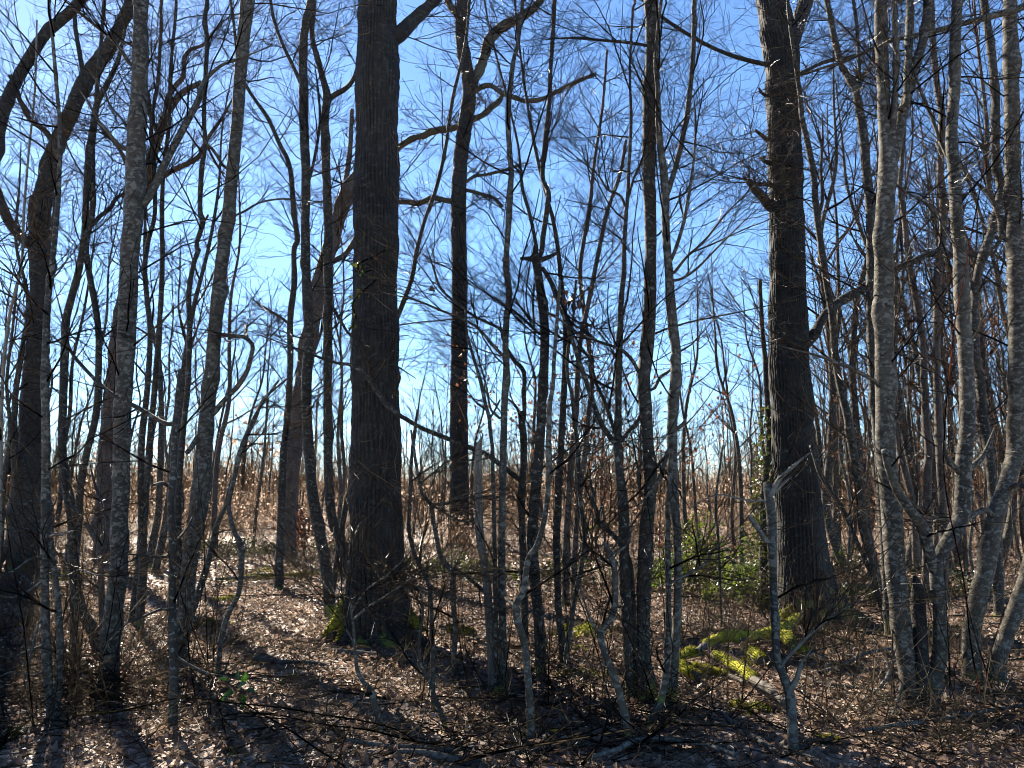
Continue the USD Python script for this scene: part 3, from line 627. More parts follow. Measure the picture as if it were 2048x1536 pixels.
tree('hornbeam_tree', 'narrow dark stem between the mossy curved stem and the straight grey stem', 'hornbeam', HORNDARK, Y=9.0,
     pts=[(150, 1240, 16), (152, 1100, 15), (160, 978, 15), (170, 920, 14), (180, 880, 13), (191, 835, 13), (196, 773, 12), (197, 671, 12), (192, 620, 12), (184, 575, 12), (176, 530, 12), (172, 490, 11), (184, 430, 11), (186, 380, 10), (184, 300, 10), (192, 230, 9), (196, 150, 8), (204, 60, 7), (210, -10, 7)],
     limbs=[([(183, 452, 8), (200, 432, 8), (219, 418, 8), (232, 396, 7), (246, 388, 6)], 0.3)], dens=0.54, t0=0.35)
tree('hornbeam_tree', 'pair of thin poles right of the straight grey stem, left one', 'hornbeam', HORNDARK, Y=9.5,
     pts=[(280, 1260, 18), (284, 1182, 17), (286, 1113, 15), (282, 978, 14), (284, 876, 13), (294, 790, 11), (300, 671, 10), (294, 600, 10), (290, 534, 9), (298, 478, 9), (310, 427, 8), (308, 340, 8), (302, 250, 7), (316, 160, 7), (322, 60, 6), (326, -10, 6)], dens=0.61, t0=0.35)
tree('hornbeam_tree', 'pair of thin poles right of the straight grey stem, right one', 'hornbeam', HORNDARK, Y=9.8,
     pts=[(262, 1245, 16), (276, 1150, 15), (287, 1050, 15), (291, 1000, 14), (295, 944, 13), (304, 842, 12), (313, 739, 11), (319, 650, 10), (322, 602, 10), (325, 500, 9), (324, 444, 9), (327, 342, 8), (338, 250, 7), (340, 150, 6), (350, 40, 6), (352, -10, 5)], dens=0.61, t0=0.35)
tree('hornbeam_tree', 'thin brown stem forking low beside the straight grey stem at left', 'hornbeam', REDDISH,
     [(210, 1330, 13), (205, 1250, 13), (202, 1180, 12), (200, 1120, 11), (192, 1085, 10), (180, 1060, 10), (168, 1046, 8)], limbs=[([(201, 1130, 8), (208, 1090, 7), (214, 1050, 6), (205, 1010, 6), (190, 970, 5)], 0.2)], dead=True, dens=0.54, t0=0.25, l0=(0.4, 1.1))
tree('hornbeam_tree', 'thin bare pole at the very left edge of the view', 'hornbeam', TWIGPALE, Y=8.0,
     pts=[(2, 1180, 9), (0, 1000, 8), (2, 850, 7), (7, 739, 7), (18, 637, 6), (30, 585, 6), (44, 520, 5), (48, 420, 5), (58, 300, 4), (70, 180, 4), (74, 40, 3)], dens=0.68, t0=0.25, dead=True)

# --- stems left of the massive oak
tree('hornbeam_tree', 'straight dark stem in front of the leaning brown oak, left of the massive oak', 'hornbeam', HORNDARK,
     [(662, 1236, 24), (657, 1182, 23), (649, 1113, 22), (636, 1045, 22), (625, 978, 21), (616, 876, 20), (612, 773, 21), (618, 671, 21), (616, 600, 20), (614, 560, 18), (612, 500, 18), (611, 444, 18), (611, 342, 18), (608, 239, 19), (607, 180, 19), (605, 137, 16), (608, 68, 16), (622, 0, 15), (626, -10, 15)],
     limbs=[([(603, 170, 8), (585, 130, 8), (566, 90, 7), (548, 40, 7), (540, -10, 6)], 0.2), ([(618, 360, 6), (632, 300, 6), (640, 240, 5), (636, 180, 5)], 0.3)], dens=0.61, t0=0.2)
tree('hornbeam_tree', 'dark straight stem forking high, close against the left side of the massive oak', 'hornbeam', HORNDARK,
     [(716, 1212, 20), (705, 1170, 20), (696, 1131, 20), (680, 1079, 20), (666, 1045, 19), (658, 978, 18), (656, 842, 18), (655, 705, 18), (656, 602, 18), (656, 534, 18), (656, 444, 18), (652, 307, 17), (650, 239, 17), (655, 195, 16), (648, 164, 13), (636, 120, 11), (624, 68, 10), (628, 0, 9)],
     limbs=[([(656, 200, 12), (672, 188, 11), (690, 178, 10), (706, 160, 9), (722, 120, 8), (730, 60, 7), (736, 0, 6)], 0.2), ([(662, 610, 7), (680, 640, 6), (700, 670, 5), (740, 700, 5), (790, 730, 4)], -0.3)], dens=0.61, t0=0.2)
tree('hornbeam_tree', 'slender pole between the leaning grey stem and the brown oak, branching over the blue gap', 'hornbeam', HORNDARK, Y=13.5,
     pts=[(560, 1112, 17), (564, 1000, 15), (567, 910, 14), (573, 842, 13), (578, 773, 12), (581, 705, 12), (581, 637, 12), (588, 568, 12), (587, 500, 11), (594, 478, 11), (588, 427, 11), (583, 359, 10), (575, 320, 9), (560, 290, 9), (546, 258, 8), (533, 232, 8), (510, 200, 7), (492, 171, 7), (476, 130, 6), (470, 70, 6), (460, 0, 5)],
     limbs=[([(581, 650, 6), (560, 634, 6), (540, 622, 5), (525, 612, 4)], 0.2)], dens=0.54, t0=0.2)
tree('hornbeam_tree', 'slanting thin stem passing behind the massive oak from lower left to upper right', 'hornbeam', HORNDARK, Y=12.0,
     pts=[(664, 1120, 12), (690, 1020, 11), (720, 900, 10), (750, 780, 10), (770, 700, 10), (800, 620, 10), (822, 560, 9), (834, 500, 9), (850, 440, 8), (872, 380, 8), (890, 300, 7), (905, 200, 7), (930, 90, 6), (940, -5, 6)], dens=0.54, t0=0.35)
# --- middle group
tree('hornbeam_tree', 'pale straight stem right of the distant oak, sweeping up to the top edge', 'hornbeam', HORN,
     [(1006, 1392, 20), (1007, 1353, 19), (1005, 1216, 17), (1004, 1113, 16), (1005, 1000, 14), (1007, 910, 14), (1009, 807, 14), (1013, 739, 14), (1011, 688, 13), (1013, 637, 13), (1018, 585, 13), (1012, 534, 13), (1015, 478, 12), (1019, 410, 13), (1022, 342, 11), (1017, 273, 11), (1016, 222, 11), (1021, 171, 10), (1027, 120, 9), (1036, 85, 8), (1046, 0, 7), (1049, -15, 7)],
     limbs=[([(1010, 690, 8), (1002, 660, 7), (975, 645, 7), (945, 630, 6), (905, 600, 6), (880, 575, 5), (868, 540, 4)], 0.3), ([(1007, 712, 7), (985, 690, 7), (960, 660, 6), (930, 640, 5), (880, 620, 5), (830, 600, 4)], -0.2), ([(1002, 838, 6), (988, 826, 6), (980, 815, 5), (972, 770, 5), (958, 720, 4), (950, 690, 3)], 0.2)], dens=0.50, t0=0.2)
tree('hornbeam_tree', 'dark broken topped stem whose very long limb reaches left across the massive oak', 'hornbeam', HORNDARK,
     [(1050, 1320, 17), (1049, 1250, 16), (1047, 1148, 16), (1045, 1079, 15), (1043, 1011, 15), (1044, 957, 15), (1047, 910, 15), (1046, 870, 15), (1043, 843, 14), (1043, 822, 12)],
     limbs=[([(1036, 957, 11), (1020, 944, 10), (1003, 931, 10), (972, 908, 10), (930, 891, 10), (890, 875, 9), (850, 859, 9), (820, 843, 9), (777, 814, 9), (742, 763, 9), (708, 732, 7), (674, 726, 6), (640, 715, 5), (600, 700, 4)], -0.5),
            ([(1048, 835, 9), (1048, 790, 9), (1048, 746, 9), (1038, 730, 9), (1029, 722, 8), (1018, 704, 7), (1012, 691, 7), (1006, 676, 6)], 0.15), ([(1040, 845, 6), (1036, 820, 6), (1026, 806, 5), (1012, 795, 4)], 0.3)], dead=True, dens=0.43, t0=0.35, l0=(0.4, 1.3))
tree('hornbeam_tree', 'dark mottled stem ending in a broken tangle against the sky near the picture centre', 'hornbeam', HORNDARK,
     [(1084, 1362, 24), (1082, 1320, 23), (1078, 1250, 22), (1072, 1182, 22), (1066, 1113, 22), (1067, 1045, 21), (1072, 978, 20), (1078, 910, 20), (1083, 807, 18), (1087, 739, 18), (1089, 671, 18), (1085, 610, 20), (1079, 568, 17), (1075, 540, 16), (1072, 515, 20), (1070, 500, 10)],
     limbs=[([(1066, 518, 12), (1055, 517, 9), (1042, 517, 6)], -0.1), ([(1080, 520, 12), (1098, 514, 9), (1112, 507, 6)], 0.1), ([(1070, 508, 8), (1069, 497, 7), (1069, 492, 5)], 0.0),
            ([(1074, 500, 8), (1060, 430, 8), (1045, 376, 7), (1040, 325, 6), (1034, 280, 5), (1010, 180, 5), (980, 60, 4), (968, -10, 4)], 0.3),
            ([(1082, 510, 11), (1086, 475, 11), (1093, 427, 11), (1097, 390, 11), (1094, 378, 10), (1086, 359, 10), (1086, 325, 9), (1091, 273, 10), (1098, 205, 9), (1101, 137, 9), (1106, 68, 9), (1109, 0, 9), (1110, -30, 8)], 0.5),
            ([(1088, 540, 10), (1105, 570, 9), (1118, 598, 8), (1126, 612, 7), (1136, 640, 6)], 0.15), ([(1072, 690, 4), (1068, 640, 5), (1066, 600, 5)], 0),
            ([(1079, 668, 6), (1060, 650, 6), (1025, 620, 5), (985, 595, 4), (950, 570, 3)], -0.3)], dead=True, dens=0.43, t0=0.2)
tree('hornbeam_tree', 'pale crooked stem winding up through the middle coppice, bent twice at knee and waist height', 'hornbeam', HORN,
     [(1061, 1498, 17), (1060, 1421, 16), (1056, 1353, 15), (1048, 1284, 15), (1038, 1250, 14), (1032, 1216, 14), (1036, 1200, 14), (1046, 1188, 13), (1052, 1150, 12), (1058, 1115, 12), (1074, 1093, 12), (1086, 1052, 11), (1094, 1005, 11), (1097, 960, 11), (1098, 915, 12), (1097, 876, 10), (1100, 807, 10), (1106, 770, 9), (1108, 720, 8), (1114, 640, 7), (1120, 560, 6)],
     limbs=[([(1030, 1212, 8), (1022, 1206, 7), (1010, 1196, 5)], 0), ([(1097, 916, 6), (1106, 912, 5), (1112, 906, 4)], 0)], dead=True, dens=0.43, t0=0.3, l0=(0.4, 1.3))
tree('dead_snag', 'bare grey splintered snag standing between the distant oak and the pale straight stem', 'dead tree', DEADWOOD,
     [(985, 1392, 17), (982, 1284, 17), (976, 1182, 17), (968, 1124, 17), (960, 1070, 18), (957, 1010, 18), (957, 960, 17), (957, 915, 16), (958, 892, 13), (963, 880, 6), (966, 866, 2)], dead=True, dens=0)
tree('hornbeam_tree', 'wavy thin stem between the snag and the pale straight stem, mossy green below', 'hornbeam', HORNDARK,
     [(992, 1400, 10), (992, 1284, 9), (990, 1180, 9), (988, 1080, 9), (987, 990, 9), (985, 940, 8), (985, 900, 8), (980, 860, 8), (978, 836, 8), (970, 805, 7), (960, 760, 7), (946, 710, 6), (935, 670, 5), (930, 620, 4)], limbs=[([(979, 838, 5), (990, 820, 4), (1000, 800, 4)], 0)], dead=True, dens=0.50, t0=0.3, l0=(0.4, 1.2))
tree('hornbeam_tree', 'grey stem in the middle coppice carrying withered leaves high up, left of its pair', 'hornbeam', HORNDARK,
     [(1128, 1335, 16), (1124, 1280, 15), (1118, 1230, 14), (1115, 1148, 15), (1114, 1079, 15), (1117, 1000, 15), (1121, 910, 14), (1127, 807, 13), (1131, 720, 12), (1131, 650, 11), (1128, 612, 11), (1122, 560, 10), (1116, 500, 9), (1106, 440, 8), (1080, 340, 7), (1060, 240, 6), (1042, 120, 5), (1030, 0, 5)], dens=0.50, t0=0.2)
tree('hornbeam_tree', 'slim brown stem just behind and right of the leaf carrying stem in the middle coppice', 'hornbeam', REDDISH, Y=11.5,
     pts=[(1130, 1230, 15), (1132, 1130, 15), (1134, 1045, 14), (1138, 978, 13), (1144, 900, 13), (1151, 830, 12), (1155, 760, 11), (1160, 688, 10), (1172, 630, 10), (1184, 570, 9), (1200, 490, 9), (1216, 420, 8), (1240, 350, 7), (1252, 280, 6)], dens=0.50, t0=0.2, twig_mat=TWIGBROWN)
tree('hornbeam_tree', 'second slim brown stem of the middle coppice leaning gently right into the sky', 'hornbeam', REDDISH, Y=12.5,
     pts=[(1146, 1215, 12), (1150, 1100, 12), (1158, 1000, 11), (1170, 900, 11), (1180, 800, 10), (1184, 740, 10), (1170, 640, 9), (1160, 545, 9), (1168, 480, 8), (1180, 410, 8), (1188, 330, 7), (1204, 220, 6), (1214, 100, 5)], dens=0.50, t0=0.2, twig_mat=TWIGBROWN)
tree('hornbeam_tree', 'thin pale wavy stem left of the forked pair in the middle coppice', 'hornbeam', HORN,
     [(1130, 1345, 12), (1134, 1301, 11), (1142, 1250, 10), (1152, 1182, 10), (1164, 1125, 9), (1169, 1062, 9), (1163, 1020, 9), (1158, 970, 9), (1157, 940, 10), (1154, 890, 9), (1148, 830, 9), (1144, 790, 8), (1135, 750, 7), (1136, 700, 7), (1146, 640, 6), (1152, 560, 5)], dead=True, dens=0.50, t0=0.3, l0=(0.4, 1.2))
tree('hornbeam_tree', 'dark stem forking at head height into a wide left arm, middle coppice', 'hornbeam', HORNDARK,
     [(1262, 1400, 22), (1256, 1284, 20), (1250, 1182, 22), (1247, 1100, 22), (1247, 1045, 23), (1243, 990, 21), (1238, 944, 18), (1235, 895, 19), (1234, 870, 15), (1236, 807, 14), (1237, 739, 14), (1240, 671, 13), (1242, 602, 11), (1248, 534, 10), (1248, 500, 9), (1252, 427, 9), (1255, 400, 8), (1258, 330, 7), (1262, 240, 6), (1260, 140, 5), (1266, 20, 5), (1268, -10, 5)],
     limbs=[([(1231, 888, 11), (1216, 868, 11), (1205, 852, 11), (1190, 815, 10), (1178, 780, 10), (1170, 756, 9), (1156, 715, 9), (1145, 680, 8), (1135, 654, 7), (1124, 625, 6)], -0.3), ([(1233, 875, 8), (1222, 840, 8), (1208, 800, 8), (1192, 765, 7), (1180, 720, 6), (1160, 690, 5)], 0.2),
            ([(1240, 886, 8), (1255, 865, 8), (1276, 840, 7), (1284, 820, 6)], 0.1), ([(1254, 405, 6), (1262, 375, 6), (1270, 350, 5), (1290, 310, 4)], 0.2), ([(1251, 415, 6), (1240, 390, 5), (1215, 380, 5), (1196, 350, 4), (1160, 320, 3)], 0.3)], dens=0.53, t0=0.2)
tree('hornbeam_tree', 'thick dark mottled stem of the middle coppice running to the top edge', 'hornbeam', HORNDARK,
     [(1290, 1405, 36), (1288, 1330, 29), (1287, 1250, 28), (1290, 1148, 29), (1294, 1045, 28), (1300, 1000, 25), (1300, 944, 26), (1294, 880, 26), (1291, 830, 26), (1287, 760, 26), (1291, 720, 27), (1297, 660, 27), (1300, 602, 25), (1301, 540, 24), (1301, 444, 24), (1297, 342, 24), (1298, 205, 25), (1302, 102, 24), (1303, 0, 26), (1303, -15, 26)],
     limbs=[([(1278, 745, 8), (1268, 725, 7), (1250, 705, 7), (1232, 695, 6), (1195, 682, 6), (1160, 668, 5), (1120, 640, 4)], -0.4), ([(1306, 780, 7), (1320, 755, 7), (1335, 745, 6), (1348, 735, 5)], 0.2), ([(1289, 90, 6), (1250, 84, 6), (1200, 80, 5), (1160, 76, 5), (1128, 76, 4)], 0.2),
            ([(1284, 990, 7), (1278, 970, 7), (1276, 945, 7), (1282, 925, 5), (1281, 880, 4)], -0.1)], dens=0.50, t0=0.2)
tree('hornbeam_tree', 'lighter mottled stem just right of the thick dark stem, curving out from the same root', 'hornbeam', HORN,
     [(1338, 1408, 24), (1345, 1370, 19), (1351, 1284, 17), (1355, 1216, 17), (1355, 1079, 16), (1350, 1013, 20), (1348, 950, 20), (1346, 900, 21), (1346, 842, 20), (1350, 773, 20), (1353, 705, 20), (1346, 650, 20), (1341, 602, 19), (1338, 551, 18), (1334, 500, 16), (1331, 440, 17), (1331, 390, 16), (1328, 342, 15), (1322, 300, 14), (1317, 240, 12), (1316, 180, 10), (1312, 120, 9), (1318, 40, 7), (1324, -10, 6)],
     limbs=[([(1333, 390, 11), (1346, 350, 11), (1358, 307, 11), (1364, 280, 11), (1376, 215, 11), (1386, 110, 10), (1389, 0, 10), (1390, -20, 9)], 0.3), ([(1342, 520, 8), (1360, 470, 8), (1372, 420, 7), (1386, 330, 6), (1391, 250, 5)], -0.2), ([(1348, 545, 7), (1372, 515, 6), (1410, 480, 5), (1450, 430, 4), (1500, 380, 3)], 0.3),
            ([(1350, 860, 10), (1366, 848, 8), (1370, 838, 4)], -0.1), ([(1344, 880, 9), (1335, 905, 9), (1325, 940, 8), (1312, 970, 8), (1300, 985, 7)], -0.2), ([(1356, 560, 6), (1390, 540, 5), (1430, 500, 4), (1480, 450, 3)], -0.3)], dens=0.53, t0=0.2)
tree('hornbeam_tree', 'slim pale stem with a bowed foot, right edge of the middle coppice', 'hornbeam', HORN,
     [(1295, 1455, 21), (1310, 1428, 18), (1322, 1400, 16), (1332, 1353, 14), (1336, 1284, 13), (1337, 1216, 12), (1336, 1130, 12), (1336, 1045, 11), (1338, 985, 11), (1341, 940, 9), (1343, 900, 8)],
     limbs=[([(1340, 1165, 8), (1364, 1155, 7), (1390, 1140, 7), (1412, 1125, 7), (1425, 1100, 6), (1432, 1095, 4)], -0.2)], dead=True, dens=0.31, t0=0.2, l0=(0.4, 1.0))
tree('hornbeam_tree', 'knobbly pale sapling with zigzag trunk and dark broken head before the middle coppice', 'hornbeam', HORN,
     [(1258, 1484, 19), (1252, 1440, 17), (1242, 1398, 15), (1228, 1353, 14), (1214, 1320, 13), (1206, 1295, 14), (1200, 1272, 15), (1206, 1258, 13), (1222, 1238, 12), (1230, 1205, 12), (1230, 1170, 11), (1228, 1131, 12), (1220, 1108, 13), (1214, 1094, 11), (1208, 1086, 6)],
     limbs=[([(1228, 1108, 8), (1240, 1098, 7), (1252, 1090, 6), (1260, 1072, 6), (1262, 1058, 5)], -0.1), ([(1199, 1270, 6), (1186, 1250, 6), (1174, 1222, 5), (1165, 1190, 4)], 0.1)], dead=True, dens=0.37, t0=0.5, l0=(0.3, 0.9))
tree('hornbeam_tree', 'thin crooked sapling with dark bent head to the left of the forked stem', 'hornbeam', HORNDARK, Y=6.6,
     pts=[(1268, 1240, 11), (1262, 1150, 11), (1252, 1110, 10), (1238, 1085, 10), (1222, 1066, 10), (1202, 1050, 9), (1192, 1044, 10), (1196, 1030, 8), (1190, 1012, 8), (1184, 1000, 7), (1186, 985, 6), (1178, 960, 4)], dead=True, dens=0.50, t0=0.3, l0=(0.4, 1.0))
tree('hornbeam_tree', 'leaning thin sapling in front of the distant oak with arching arms', 'hornbeam', HORN,
     [(905, 1372, 11), (908, 1300, 11), (910, 1250, 10), (904, 1182, 10), (906, 1145, 12), (893, 1131, 13), (880, 1110, 10), (874, 1080, 9), (867, 1043, 9), (862, 1008, 9), (846, 992, 7), (836, 950, 6), (828, 900, 6), (822, 860, 4)],
     limbs=[([(862, 1008, 7), (880, 1008, 7), (900, 1005, 6), (920, 996, 6), (950, 994, 5), (968, 995, 4)], -0.2), ([(894, 1130, 8), (930, 1150, 7), (960, 1175, 7), (985, 1195, 5)], -0.2), ([(862, 1008, 6), (890, 1025, 5), (915, 1040, 4), (945, 1045, 3)], 0.2)], dead=True, dens=0.56, t0=0.25, l0=(0.4, 1.2))
tree('hornbeam_tree', 'thin dark sapling close to the right side of the massive oak', 'hornbeam', HORNDARK,
     [(868, 1420, 10), (866, 1350, 10), (864, 1250, 9), (860, 1180, 9), (850, 1150, 8), (830, 1110, 8), (818, 1060, 7), (820, 1000, 7), (822, 930, 6), (826, 880, 5), (835, 820, 4)], dead=True, dens=0.56, t0=0.2, l0=(0.4, 1.1))
tree('hornbeam_tree', 'low stick of a sapling in the leaves in front of the massive oak, twice bent', 'hornbeam', HORN,
     [(766, 1468, 15), (758, 1440, 13), (748, 1405, 12), (744, 1382, 12), (728, 1366, 9), (716, 1345, 8), (710, 1300, 6), (707, 1250, 6), (702, 1215, 5), (712, 1190, 4)], limbs=[([(706, 1240, 5), (735, 1215, 5), (775, 1190, 4), (812, 1165, 3)], -0.3), ([(704, 1222, 5), (735, 1178, 4), (770, 1155, 4), (806, 1120, 3)], -0.2), ([(710, 1290, 5), (690, 1250, 4), (676, 1200, 3), (690, 1150, 3)], 0.1)], dead=True, dens=0.43, t0=0.3, l0=(0.3, 0.8))
tree('hornbeam_tree', 'dark slanting sapling from the litter at lower centre rising left', 'hornbeam', HORNDARK,
     [(900, 1470, 12), (885, 1435, 10), (872, 1400, 9), (858, 1360, 8), (842, 1330, 7), (838, 1280, 6), (846, 1220, 5), (838, 1170, 4)], dead=True, dens=0.43, t0=0.3, l0=(0.3, 0.9))

# --- right group
tree('hornbeam_tree', 'dark leaning stem just right of the great dark oak, foot farther right', 'hornbeam', HORNDARK,
     [(1782, 1262, 20), (1772, 1225, 19), (1758, 1182, 20), (1741, 1113, 18), (1726, 1050, 18), (1720, 978, 18), (1708, 910, 18), (1697, 842, 17), (1684, 790, 15), (1670, 720, 14), (1666, 640, 14), (1655, 575, 13), (1643, 496, 13), (1635, 444, 13), (1630, 400, 12), (1628, 359, 12), (1618, 297, 11), (1605, 239, 10), (1600, 191, 9), (1590, 120, 8), (1580, 50, 7), (1576, -10, 6)],
     limbs=[([(1748, 1160, 9), (1735, 1130, 9), (1715, 1085, 8), (1700, 1050, 9), (1680, 1010, 10), (1660, 980, 10), (1640, 945, 10), (1630, 915, 9), (1622, 890, 8)], 0.3), ([(1634, 440, 7), (1645, 400, 7), (1642, 340, 6), (1645, 280, 5)], 0.2)], dens=0.53, t0=0.2)
tree('hornbeam_tree', 'tall dark stem forking near the top, just left of the twin grey trunk', 'hornbeam', HORNDARK, Y=9.2,
     pts=[(1778, 1235, 22), (1772, 1110, 22), (1764, 1000, 21), (1758, 900, 20), (1750, 800, 20), (1746, 739, 19), (1743, 640, 19), (1742, 560, 18), (1742, 490, 18), (1741, 410, 18), (1733, 342, 17), (1727, 273, 17), (1718, 212, 16), (1708, 170, 15), (1694, 150, 12), (1683, 130, 12), (1674, 95, 12), (1666, 60, 11), (1654, 0, 11), (1650, -15, 11)],
     limbs=[([(1714, 180, 11), (1724, 158, 10), (1738, 135, 9), (1748, 112, 8), (1752, 60, 7)], 0.2), ([(1716, 175, 8), (1718, 130, 7), (1714, 60, 7), (1706, 0, 6)], 0.5)], dens=0.50, t0=0.2)
tree('hornbeam_tree', 'thick grey twin trunk at right with sunlit left edge and three arms', 'hornbeam', HORN,
     [(1832, 1412, 52), (1822, 1370, 40), (1812, 1319, 37), (1798, 1216, 37), (1787, 1113, 38), (1780, 1011, 38), (1777, 978, 37), (1771, 910, 36), (1769, 842, 36), (1768, 755, 36), (1768, 671, 35), (1768, 568, 35), (1768, 500, 35), (1770, 430, 34), (1772, 376, 33), (1775, 335, 34), (1773, 300, 26), (1769, 260, 24), (1767, 171, 23), (1763, 68, 24), (1763, 0, 24), (1763, -15, 24)],
     limbs=[([(1784, 330, 22), (1794, 290, 21), (1803, 239, 21), (1816, 185, 20), (1828, 140, 19), (1840, 102, 18), (1852, 51, 17), (1857, 0, 17), (1859, -20, 16)], 0.25), ([(1786, 300, 13), (1786, 265, 12), (1790, 200, 12), (1793, 120, 12), (1790, 60, 11), (1788, -10, 11)], -0.1),
            ([(1810, 215, 14), (1814, 150, 15), (1818, 80, 15), (1821, 0, 15), (1822, -20, 15)], 0.35), ([(1760, 775, 9), (1748, 760, 8), (1728, 750, 8), (1700, 735, 7), (1678, 728, 6), (1640, 712, 5), (1590, 700, 4)], -0.5),
            ([(1786, 850, 9), (1798, 830, 9), (1804, 810, 7), (1806, 780, 5)], -0.2), ([(1782, 365, 6), (1800, 375, 6), (1830, 395, 5), (1870, 420, 4), (1890, 460, 3)], -0.3)], dens=0.50, t0=0.2)
tree('hornbeam_tree', 'grey stem swinging out from the twin trunk\'s foot and rising straight at right', 'hornbeam', HORN,
     [(1856, 1418, 40), (1868, 1360, 28), (1880, 1300, 27), (1879, 1216, 24), (1872, 1150, 24), (1884, 1105, 27), (1906, 1070, 29), (1924, 1030, 30), (1928, 978, 30), (1928, 927, 30), (1935, 860, 28), (1934, 773, 27), (1928, 671, 27), (1923, 568, 27), (1922, 500, 26), (1914, 440, 25), (1908, 342, 23), (1902, 280, 21), (1905, 220, 21), (1908, 171, 21), (1910, 68, 20), (1915, 0, 20), (1916, -15, 20)],
     limbs=[([(1866, 1140, 22), (1856, 1100, 21), (1846, 1062, 21), (1832, 1038, 21), (1812, 1010, 20), (1796, 985, 18), (1784, 955, 16), (1774, 925, 14), (1768, 900, 11)], -0.25), ([(1922, 950, 12), (1910, 935, 12), (1898, 925, 13), (1890, 905, 9), (1888, 890, 5)], -0.2), ([(1928, 945, 12), (1945, 932, 12), (1960, 920, 11), (1972, 900, 8), (1980, 880, 6)], 0.1), ([(1916, 395, 9), (1928, 392, 8), (1936, 385, 5)], -0.1), ([(1910, 350, 8), (1896, 315, 8), (1880, 280, 7), (1862, 230, 7), (1845, 190, 6), (1836, 165, 5)], 0.2)], dens=0.50, t0=0.2)
tree('hornbeam_tree', 'curved grey trunk near the right edge with a yellow mossy foot', 'hornbeam', HORN,
     [(1946, 1362, 38), (1944, 1320, 33), (1944, 1262, 33), (1958, 1195, 33), (1974, 1130, 33), (1985, 1060, 31), (1998, 1006, 30), (2014, 961, 30), (2028, 910, 31), (2034, 840, 32), (2037, 773, 33), (2036, 640, 33), (2032, 513, 32), (2028, 410, 29), (2026, 307, 28), (2025, 205, 28), (2021, 102, 26), (2021, 0, 24), (2021, -15, 24)],
     limbs=[([(1990, 1040, 12), (1972, 1020, 11), (1945, 1030, 10), (1918, 1045, 8), (1890, 1040, 7)], -0.3), ([(2024, 460, 12), (2004, 478, 11), (2000, 440, 10), (1985, 400, 9), (1968, 378, 8), (1945, 360, 6)], 0.2), ([(2010, 985, 9), (2030, 970, 9), (2060, 975, 8)], -0.3)], dens=0.50, t0=0.2, top=11)
tree('hornbeam_tree', 'slanting grey trunk with mossy foot cut off by the right edge', 'hornbeam', HORN,
     [(1988, 1370, 36), (1996, 1320, 31), (2014, 1268, 30), (2040, 1200, 30), (2064, 1120, 30), (2080, 1020, 28), (2084, 900, 28), (2080, 700, 26), (2076, 400, 24), (2070, 200, 22), (2062, 0, 20)],
     limbs=[([(2072, 20, 16), (2050, 12, 14), (2031, 20, 13), (1998, 28, 13), (1963, 38, 12), (1912, 51, 11), (1861, 65, 10), (1826, 73, 9), (1780, 82, 8), (1740, 100, 7), (1690, 122, 6), (1640, 138, 5), (1600, 152, 4)], -0.6)], dens=0.31, t0=0.2)
tree('hornbeam_tree', 'dark wavy trunk behind the curved grey trunk at the right edge', 'hornbeam', HORNDARK, Y=10.5,
     pts=[(1996, 1215, 20), (1994, 1100, 19), (1986, 978, 18), (1978, 910, 18), (1968, 842, 17), (1961, 773, 17), (1952, 705, 17), (1950, 620, 17), (1958, 540, 17), (1985, 460, 17), (2000, 400, 17), (2002, 370, 17), (1990, 307, 16), (1992, 205, 16), (1987, 137, 15), (1980, 85, 15), (1972, 30, 14), (1966, -10, 14)], dens=0.50, t0=0.2)
tree('hornbeam_tree', 'brown background stem between the twin trunk and the straight grey stem, right one of two', 'hornbeam', REDDISH, Y=11.5,
     pts=[(1884, 1220, 17), (1888, 1080, 16), (1884, 978, 16), (1881, 910, 16), (1877, 842, 15), (1873, 739, 14), (1874, 640, 14), (1876, 568, 14), (1884, 480, 14), (1886, 410, 14), (1881, 342, 13), (1884, 239, 12), (1874, 171, 12), (1865, 80, 11), (1862, -10, 10)], dens=0.43, t0=0.2, twig_mat=TWIGBROWN)
tree('hornbeam_tree', 'brown background stem between the twin trunk and the straight grey stem, left one of two', 'hornbeam', REDDISH, Y=12.0,
     pts=[(1850, 1200, 16), (1854, 1050, 16), (1856, 944, 15), (1858, 900, 15), (1851, 842, 14), (1848, 739, 13), (1843, 671, 13), (1832, 602, 12), (1822, 545, 12), (1812, 470, 11), (1806, 410, 10), (1800, 380, 9), (1806, 300, 8), (1812, 180, 7), (1820, 60, 6)], dens=0.43, t0=0.2, twig_mat=TWIGBROWN)
tree('dead_snag', 'lichen covered broken pole with torn pale splinter before the great dark oak', 'dead tree', PALE,
     [(1583, 1508, 24), (1584, 1472, 21), (1582, 1420, 20), (1578, 1385, 22), (1566, 1350, 17), (1554, 1319, 16), (1550, 1250, 15), (1547, 1182, 15), (1545, 1113, 17), (1544, 1060, 18), (1540, 1010, 19), (1536, 985, 18), (1534, 966, 18)],
     limbs=[([(1580, 1380, 12), (1592, 1362, 10), (1600, 1335, 9), (1604, 1322, 5)], -0.1), ([(1532, 1082, 11), (1522, 1065, 10), (1508, 1045, 10), (1498, 1032, 8)], -0.1), ([(1560, 1334, 9), (1575, 1315, 8), (1594, 1295, 8), (1620, 1268, 7), (1645, 1248, 6), (1676, 1224, 4)], -0.15),
            ([(1534, 996, 14), (1545, 986, 12), (1556, 962, 9), (1572, 945, 8), (1590, 930, 7), (1608, 914, 4)], -0.12), ([(1548, 985, 8), (1565, 968, 7), (1583, 954, 4)], -0.05), ([(1534, 1000, 5), (1510, 1002, 4), (1480, 998, 4), (1450, 990, 4), (1424, 992, 3)], -0.1)], dead=True, dens=0.15, t0=0.2, l0=(0.3, 0.9), limb_mat=GREYBLUE)
